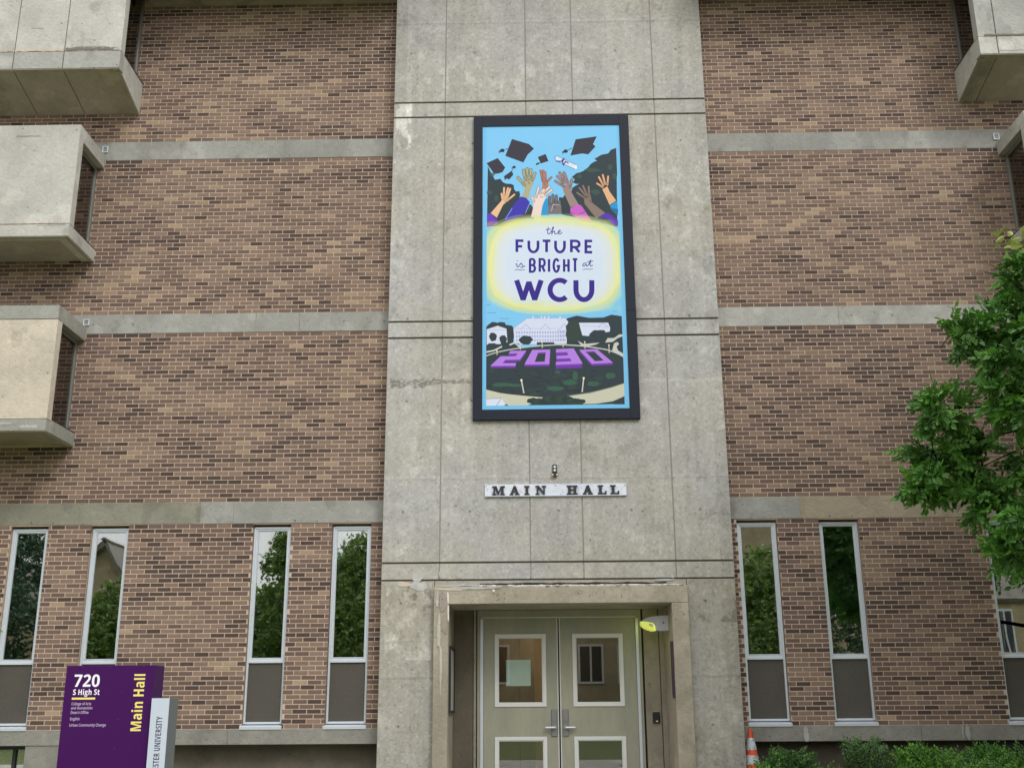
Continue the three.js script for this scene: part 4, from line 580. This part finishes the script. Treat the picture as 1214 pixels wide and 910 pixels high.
// ------------------------------------------------------------------ PLANTS
function leaflet(len, wid, fold = 0.18) { // six-sided blade, folded along the rib; points along +y
  const p = [[0, 0, 0], [wid * 0.42, len * 0.25, wid * fold], [wid * 0.5, len * 0.55, wid * fold], [wid * 0.25, len * 0.85, wid * fold * 0.6], [0, len, -len * 0.06], [-wid * 0.25, len * 0.85, wid * fold * 0.6], [-wid * 0.5, len * 0.55, wid * fold], [-wid * 0.42, len * 0.25, wid * fold]];
  const g = new THREE.BufferGeometry(); g.setAttribute('position', new THREE.Float32BufferAttribute(p.flat(), 3)); g.setIndex([0, 1, 4, 1, 2, 3, 1, 3, 4, 0, 4, 7, 7, 5, 6, 7, 4, 5]); const q = g.toNonIndexed(); q.computeVertexNormals(); q.setAttribute('uv', new THREE.Float32BufferAttribute(new Float32Array(q.attributes.position.count * 2), 2)); return q;
}
function spray(L, n, ll, lw, seed) { // a compound leaf: pairs of leaflets along a drooping rib
  const r = rng(seed), out = [], rib = t => new THREE.Vector3(0, L * t, -L * 0.35 * t * t);
  for (let i = 0; i <= n; i++) for (const s of i === n ? [0] : [-1, 1]) {
    const t = 0.22 + 0.78 * i / n, g = leaflet(ll * (0.8 + 0.35 * r()), lw * (0.85 + 0.3 * r()));
    g.rotateX(-0.35 - 0.5 * r()); g.rotateY((r() - 0.5) * 0.9); g.rotateZ(-s * (0.95 + 0.3 * r())); const c = rib(t); g.translate(c.x, c.y, c.z); out.push(g);
  }
  const st = new THREE.CylinderGeometry(L * 0.006, L * 0.012, L, 3, 1, true); st.translate(0, L / 2, -L * 0.08); out.push(st);
  return join(out);
}
const leafMat = (r, g, b, t = 0.35) => new THREE.MeshPhysicalMaterial({ color: C(r, g, b), roughness: 0.55, transmission: t, thickness: 0, side: THREE.DoubleSide });
const barkTex = (() => { const t = dataTex(256, 256, (u, v) => { const b = 150 + 120 * (fbm(u, v, 16, 4, 4, 901) - 0.5); return [b, b * 0.93, b * 0.84]; }); t.repeat.set(1, 2); return t; })();
const bark = new THREE.MeshStandardMaterial({ color: C(120, 104, 88), map: barkTex, roughness: 1 });
function limb(a, b, r0, r1, bend, seed) {
  const r = rng(seed), A = new THREE.Vector3(...a), Bv = new THREE.Vector3(...b), m = A.clone().lerp(Bv, 0.5).add(new THREE.Vector3((r() - 0.5) * bend, bend * 0.4, (r() - 0.5) * bend)), cu = new THREE.QuadraticBezierCurve3(A, m, Bv), N = 10, rad = 7, pos = [], nor = [], uv = [], idx = [];
  const fr = cu.computeFrenetFrames(N, false);
  for (let i = 0; i <= N; i++) { const p = cu.getPoint(i / N), q = r0 + (r1 - r0) * i / N; for (let k = 0; k <= rad; k++) { const t = k / rad * 6.2832, n = fr.normals[i].clone().multiplyScalar(Math.cos(t)).addScaledVector(fr.binormals[i], Math.sin(t)); pos.push(p.x + n.x * q, p.y + n.y * q, p.z + n.z * q); nor.push(n.x, n.y, n.z); uv.push(k / rad, i / N * 2); } }
  for (let i = 0; i < N; i++) for (let k = 0; k < rad; k++) { const a0 = i * (rad + 1) + k, b0 = a0 + rad + 1; idx.push(a0, b0, a0 + 1, b0, b0 + 1, a0 + 1); }
  const g = new THREE.BufferGeometry(); g.setAttribute('position', new THREE.Float32BufferAttribute(pos, 3)); g.setAttribute('normal', new THREE.Float32BufferAttribute(nor, 3)); g.setAttribute('uv', new THREE.Float32BufferAttribute(uv, 2)); g.setIndex(idx); return g;
}
const O3 = new THREE.Object3D();
function foliage(parent, geos, mat, pts, name = 'foliage') { // pts: [x, y, z, outward vector, size, colour]
  geos.forEach((g, k) => { const mine = pts.filter((_, i) => i % geos.length === k), im = new THREE.InstancedMesh(g, mat, mine.length); mine.forEach((p, i) => { O3.position.set(p[0], p[1], p[2]); O3.quaternion.setFromUnitVectors(new THREE.Vector3(0, 1, 0), p[3]); O3.rotateY(p[6]); O3.scale.setScalar(p[4]); O3.updateMatrix(); im.setMatrixAt(i, O3.matrix); im.setColorAt(i, p[5]); }); im.name = name; im.userData.kind = 'stuff'; parent.add(im); });
}
const clump = (out, r, cx, cy, cz, rad, n, col, yl = 0) => { for (let i = 0; i < n; i++) { const u = r() * 2 - 1, a = r() * 6.283, s = Math.sqrt(1 - u * u), d = new THREE.Vector3(Math.cos(a) * s, u, Math.sin(a) * s), k = rad * (0.35 + 0.65 * Math.cbrt(r())) * (0.85 + 0.3 * r()), c = col(r); d.y *= 0.9; out.push([cx + d.x * k, cy + d.y * k, cz + d.z * k, d.clone().add(new THREE.Vector3((r() - 0.5) * 1.2, -0.25 + (r() - 0.5), (r() - 0.5) * 1.2)).normalize(), 0.75 + 0.5 * r(), c, r() * 6.28]); } };
// the tree at the right edge, near the camera
{
  const bx = 9.7, bz = 3.7, gy = groundY(bx, bz), t = thing('tree', 'leafy green tree with feathery leaves at the right edge', 'tree', [bx, gy, bz]);
  const r = rng(2024), pts = [], limbs = [];
  const col = q => { const k = q(); return new THREE.Color().setRGB(0.75 + 0.5 * k, 0.8 + 0.45 * k, 0.7 + 0.5 * q()); };
  const near = [[5.78, 6.03, 3.23, 0.51], [6.13, 5.76, 3.68, 0.48], [5.22, 5.94, 3.36, 0.24], [5.95, 6.56, 3.6, 0.31], [4.88, 4.96, 3.48, 0.31], [4.93, 4.52, 3.13, 0.38], [4.71, 4.08, 3.01, 0.2], [5.58, 5.03, 3.97, 0.42], [5.56, 4.36, 2.97, 0.51], [5.25, 3.88, 3.23, 0.28], [5.67, 3.55, 3.85, 0.34], [5.44, 3.26, 3.46, 0.2], [5.41, 5.48, 4.11, 0.17], [6.2, 4.98, 3.61, 0.51], [6.23, 4.21, 3.63, 0.48], [6.13, 3.18, 3.07, 0.31]];
  const far = []; for (let i = 0; i < 36; i++) { const a = r() * 6.283, h = r(); far.push([bx + Math.cos(a) * (0.7 + 1.9 * r()) * (1.1 - 0.5 * h) + 0.3, 4.4 + 5.2 * h, bz + Math.sin(a) * 2.0 * (1.1 - 0.5 * h), 0.7 + 0.3 * r()]); }
  const twigs = (x, y, z, rad, n) => { for (let k = 0; k < n; k++) { // each twig is a short arching shoot with sprays along it
    const u = r() * 2 - 1, a = r() * 6.283, q = Math.sqrt(1 - u * u), d = new THREE.Vector3(Math.cos(a) * q, u * 0.9, Math.sin(a) * q), s0 = rad * (0.2 + 0.45 * r()), len = rad * (0.35 + 0.45 * r()), tone = 0.7 + 0.6 * r();
    for (let j = 0; j < 6; j++) { const t = j / 5, k2 = s0 + len * t, side = (j % 2 ? 1 : -1) * 0.8, o = d.clone().add(new THREE.Vector3((r() - 0.5) * 1.3 + side * d.z, -0.45 + (r() - 0.5) * 0.8, (r() - 0.5) * 1.3 - side * d.x)).normalize(), c = col(r).multiplyScalar(tone); pts.push([x - bx + d.x * k2, y - gy + d.y * k2 - 0.12 * t * t * len, z - bz + d.z * k2, o, 0.7 + 0.5 * r(), c, r() * 6.28]); }
  } };
  for (const [x, y, z, rad] of near) twigs(x + 0.1, y, z, rad * 0.8, Math.round(8 + 100 * rad * rad));
  for (const [x, y, z, rad] of far.filter(f => f[0] > 6.75)) twigs(x, y, z, rad, 30);
  const lv = [1, 2, 3].map(s => spray(0.21, 4, 0.09, 0.054, s));
  foliage(t, lv, leafMat(98, 150, 58), pts);
  const yell = []; for (let i = 0; i < 46; i++) yell.push([5.62 + 0.75 * r() - bx, 6.72 + 0.3 * r() - gy, 4.0 + 0.3 * r() - bz, new THREE.Vector3(-0.5 + r(), -0.8 + r(), r() - 0.5).normalize(), 0.9, new THREE.Color(1, 1, 1), r() * 6]);
  foliage(t, [leaflet(0.15, 0.075)], leafMat(186, 200, 104), yell, 'young_leaves');
  limbs.push(limb([0, -0.2, 0], [0.1, 4.2, 0.05], 0.17, 0.1, 0.2, 1), limb([0.1, 4.1, 0.05], [0.2, 8.0, 0.1], 0.1, 0.02, 0.3, 2));
  limbs.push(limb([0.05, 2.3, 0], [-2.4, 2.7, 0], 0.04, 0.024, 0.3, 5), limb([0.06, 3.4, 0], [-2.6, 4.4, 0.1], 0.04, 0.024, 0.3, 6));
  near.forEach(([x, y, z, rad], i) => { const k = y - gy > 3.9 ? [-2.6, 4.4, 0.1] : [-2.4, 2.7, 0]; limbs.push(limb(k, [x - bx, y - gy, z - bz], 0.02, 0.006, 0.35, 10 + i)); const q = rng(50 + i); for (let j = 0; j < 7; j++) limbs.push(limb([x - bx, y - gy, z - bz], [x - bx + (q() - 0.5) * rad * 2, y - gy + (q() - 0.4) * rad * 1.9, z - bz + (q() - 0.5) * rad * 2], 0.007, 0.002, 0.08, 90 + i * 9 + j)); });
  far.filter((_, i) => i % 3 === 0).forEach(([x, y, z], i) => limbs.push(limb([0.08, 1.8 + 0.4 * (y - 2.6), 0.03], [x - bx, y - gy, z - bz], 0.02, 0.006, 0.4, 300 + i)));
  part(t, 'trunk', join(limbs), bark);
}
// the sapling whose tip just enters at the left edge
{
  const t = thing('sapling', 'thin sapling with one green leaf tip at the far left edge', 'sapling', [-3.95, 0, 9]);
  part(t, 'trunk', join(limb([0, -0.1, 0], [0.05, 1.95, 0], 0.015, 0.008, 0.1, 1), limb([0.05, 1.9, 0], [0.3, 2.1, 0], 0.006, 0.002, 0.03, 2)), bark);
  const r = rng(4), pts = []; clump(pts, r, -0.05, 2.15, 0, 0.3, 30, () => new THREE.Color(1, 1, 1)); for (let i = 0; i < 5; i++) pts.push([0.36 + 0.02 * i, 2.1, 0.01 * i, new THREE.Vector3(1, 0.5 - 0.25 * i, 0.1).normalize(), 0.55, new THREE.Color(1, 1, 1), r() * 6]);
  foliage(t, [leaflet(0.14, 0.035)], leafMat(92, 140, 60), pts.filter(p => p[0] < 0.2 || p[0] > 0.35));
}
// weeds and bushes along the base wall
{
  const r = rng(77), tri = s => join([-1, 0, 1].map(k => { const g = leaflet(s * (k ? 0.8 : 1), s * 0.6); g.rotateX(-0.7); g.rotateZ(-k * 1.1); return g; })), leaves = [tri(0.055), tri(0.045), spray(0.1, 3, 0.035, 0.02, 9)];
  const col = q => { const k = q(); return new THREE.Color(0.45 + 0.9 * k, 0.5 + 0.8 * k, 0.4 + 0.7 * q()); };
  const topAt = x => 0.71 + 0.15 * sm(4.1, 4.6, x) + 0.10 * Math.sin(x * 2.3 + 1) + 0.07 * Math.sin(x * 5.1);
  const cover = [], gm = leafMat(100, 152, 56);
  for (let i = 0; i < 9000; i++) { const x = 2.98 + 7 * r(), z = 0.1 + 1.5 * r(), h = topAt(x) * (0.8 + 0.25 * r()) - 0.25 * Math.abs(z - 0.8); cover.push([x, Math.max(groundY(x, z) + 0.05, h - 0.3 * r() * r()), z, new THREE.Vector3((r() - 0.5) * 1.4, 0.9, 0.5 + (r() - 0.5)).normalize(), 0.8 + 0.6 * r(), col(r), r() * 6.28]); }
  const gc = thing('ground_cover', 'low mass of green weeds growing along the foot of the right wall', 'weeds'); gc.userData.kind = 'stuff'; foliage(gc, leaves, gm, cover, 'leaves');
  for (const [x, z, top, rad, n, lab, c] of [[3.45, 0.7, 0.98, 0.3, 420, 'dark bush just right of the traffic cone', [76, 124, 52]], [4.5, 0.55, 1.13, 0.26, 300, 'feathery grey green weed reaching the ledge below the second right window', [104, 140, 84]], [5.12, 0.75, 1.04, 0.24, 330, 'bright green bush with an upright sprig below the ledge joint', [112, 166, 62]], [6.15, 0.65, 1.04, 0.34, 520, 'rounded bush in front of the grey vent louvre', [98, 152, 66]]]) {
    const gy = groundY(x, z), b = thing('bush', lab, 'bush', [x, gy, z]), pts = [], st = [], q = rng(Math.round(x * 100));
    for (let k = 0; k < 9; k++) { const a = q() * 6.283, ex = Math.cos(a) * rad * 0.7, ez = Math.sin(a) * rad * 0.6, ty = (top - gy) * (0.7 + 0.3 * q()); st.push(limb([ex * 0.2, 0, ez * 0.2], [ex, ty, ez], 0.008, 0.003, 0.08, k + 1)); }
    for (let i = 0; i < n; i++) { const a = q() * 6.283, k = rad * Math.sqrt(q()), yy = (top - gy) * (0.35 + 0.62 * q() * (1 - 0.35 * (k / rad) ** 2)); pts.push([Math.cos(a) * k, yy, Math.sin(a) * k * 0.8, new THREE.Vector3(Math.cos(a) + (q() - 0.5), 0.8, Math.sin(a) + (q() - 0.5)).normalize(), 0.8 + 0.5 * q(), col(q), q() * 6.28]); }
    part(b, 'stem', join(st), bark); foliage(b, x === 4.5 ? [leaves[2]] : leaves, leafMat(...c), pts);
  }
}

// ------------------------------------------------------------------ ACROSS THE STREET (what the windows mirror)
{
  const h = thing('stone_house', 'long stone house with steep gables mirrored in the windows', 'house', [0, 0, 45]), st = concrete(172, 158, 128), rf = new THREE.MeshStandardMaterial({ color: C(138, 132, 122), map: concTex, roughness: 0.9 }), gl = new THREE.MeshStandardMaterial({ color: C(40, 44, 50), roughness: 0.2 });
  part(h, 'wall', box(-31, -19.5, -0.2, 6.9, 0, 10, 0), st); part(h, 'wall', box(-14.4, 29, -0.2, 6.9, 0, 10, 0), st);
  const gable = (x, w, eave, apex, z) => { const g = new THREE.ExtrudeGeometry(new THREE.Shape([[x - w, -0.2], [x + w, -0.2], [x + w, eave], [x, apex], [x - w, eave]].map(p => new THREE.Vector2(...p))), { depth: 6, bevelEnabled: false }); g.translate(0, 0, z); part(h, 'gable_wall', worldUV(g), st); for (const s of [-1, 1]) { const L = Math.hypot(w, apex - eave) + 0.4, b = new THREE.BoxGeometry(L, 0.2, 6.6); b.rotateZ(-s * Math.atan2(apex - eave, w)); b.translate(x + s * w / 2, (eave + apex) / 2 + 0.14, z + 2.9); part(h, 'roof', worldUV(b), rf); } };
  gable(-23.4, 3.2, 5.6, 10.1, -2); gable(13.2, 5.5, 7.5, 14.4, -2.5);
  for (const [a, b] of [[-31.4, -26.8], [-14.7, 7.5], [18.9, 29.4]]) { const g = new THREE.BoxGeometry(b - a, 0.25, 5); g.rotateX(-0.62); g.translate((a + b) / 2, 8.3, 1.75); part(h, 'roof', worldUV(g), rf); }
  for (const [x, y, w, hh, z] of [[3.25, 3.7, 1.2, 1.9, 0], [5.4, 3.7, 1.1, 1.9, 0], [-2, 3.7, 1.2, 1.9, 0], [-8, 3.7, 1.2, 1.9, 0], [25.8, 5.2, 0.9, 2.2, 0], [23, 5.2, 0.9, 2.2, 0], [13.5, 7, 1, 2, -2.5], [16.5, 7, 1, 2, -2.5], [-23.4, 4.5, 1, 2, -2]]) { const f = part(h, 'window', frameGeo(x - w / 2 - 0.12, x + w / 2 + 0.12, y - hh / 2 - 0.12, y + hh / 2 + 0.12, z - 0.08, z + 0.01, 0.12), M.whitePaint); part(f, 'pane', box(x - w / 2, x + w / 2, y - hh / 2, y + hh / 2, z - 0.03, z + 0.01, 0), gl); part(f, 'mullion', box(x - 0.05, x + 0.05, y - hh / 2, y + hh / 2, z - 0.07, z - 0.035, 0), M.whitePaint); }
}
{
  const sprig = [1, 2].map(s => { const q = rng(s + 70), o = []; for (let i = 0; i < 7; i++) { const g = leaflet(0.2, 0.12); g.rotateX(q() * 3); g.rotateZ(q() * 6.28); g.rotateY(q() * 6.28); g.translate((q() - 0.5) * 0.4, (q() - 0.5) * 0.3, (q() - 0.5) * 0.4); o.push(g); } return join(o); });
  const gm = leafMat(124, 152, 76, 0.35), dm = leafMat(70, 98, 68, 0.25);
  const tree = (x, z, H, R, y0, n, m, lab, seed, grp = 'trees across the street') => {
    const gy = groundY(x, z), t = thing('tree', lab, 'tree', [x, gy, z], grp), r = rng(seed), pts = [], li = [limb([0, -0.2, 0], [0, H * 0.8, 0], H * 0.018, H * 0.005, 0.3, seed)], N = 16;
    for (let i = 0; i < N; i++) { const h = (i + r()) / N, a = i * 2.4, rr = R * Math.sin(Math.PI * (0.18 + 0.78 * h)) * 0.65, c = [Math.cos(a) * rr, y0 + (H - y0) * (0.08 + 0.84 * h), Math.sin(a) * rr]; clump(pts, r, ...c, R * (0.42 + 0.2 * r()), Math.round(n / N), q => { const k = 0.7 + 0.6 * q(); return new THREE.Color(k, k, k * 0.9); }); li.push(limb([0, y0 + (c[1] - y0) * 0.5, 0], c, 0.035, 0.01, 0.5, seed + i)); }
    foliage(t, sprig, m, pts); part(t, 'trunk', join(li), bark); return t;
  };
  tree(-23, 30, 12, 2.5, 2, 2600, dm, 'dark tree mirrored in the leftmost window', 1); tree(-18.4, 33, 6.6, 2.2, 1, 2200, gm, 'low green tree before the pointed gable', 2); tree(-10.9, 34, 10, 1.7, 0.8, 1900, gm, 'slim green tree mirrored in the third window from the left', 3); tree(-13.3, 36, 6.7, 1.7, 0.6, 1300, gm, 'short round tree left of the slim one', 9);
  tree(-7.2, 31, 8.4, 2.3, 0.8, 2800, gm, 'full green tree mirrored in the window left of the tower', 4); tree(10.2, 32, 7.7, 2.2, 0.8, 2400, gm, 'green tree mirrored in the window right of the tower', 5); tree(14.2, 30, 11, 2.8, 1, 1700, dm, 'tall dark tree mirrored in the second window right of the tower', 6);
  tree(9.2, 9.6, 12.5, 3.4, 5.6, 5400, gm, 'broad green tree standing right of the picture beside the wall', 7, 'trees right of the picture'); tree(16, 5.5, 9.5, 2.6, 2.2, 2400, gm, 'green tree farther right along the wall', 8, 'trees right of the picture');
}
scene.traverse(o => { if (o.isMesh) { o.castShadow = true; o.receiveShadow = true; } });
renderer.render(scene, camera);
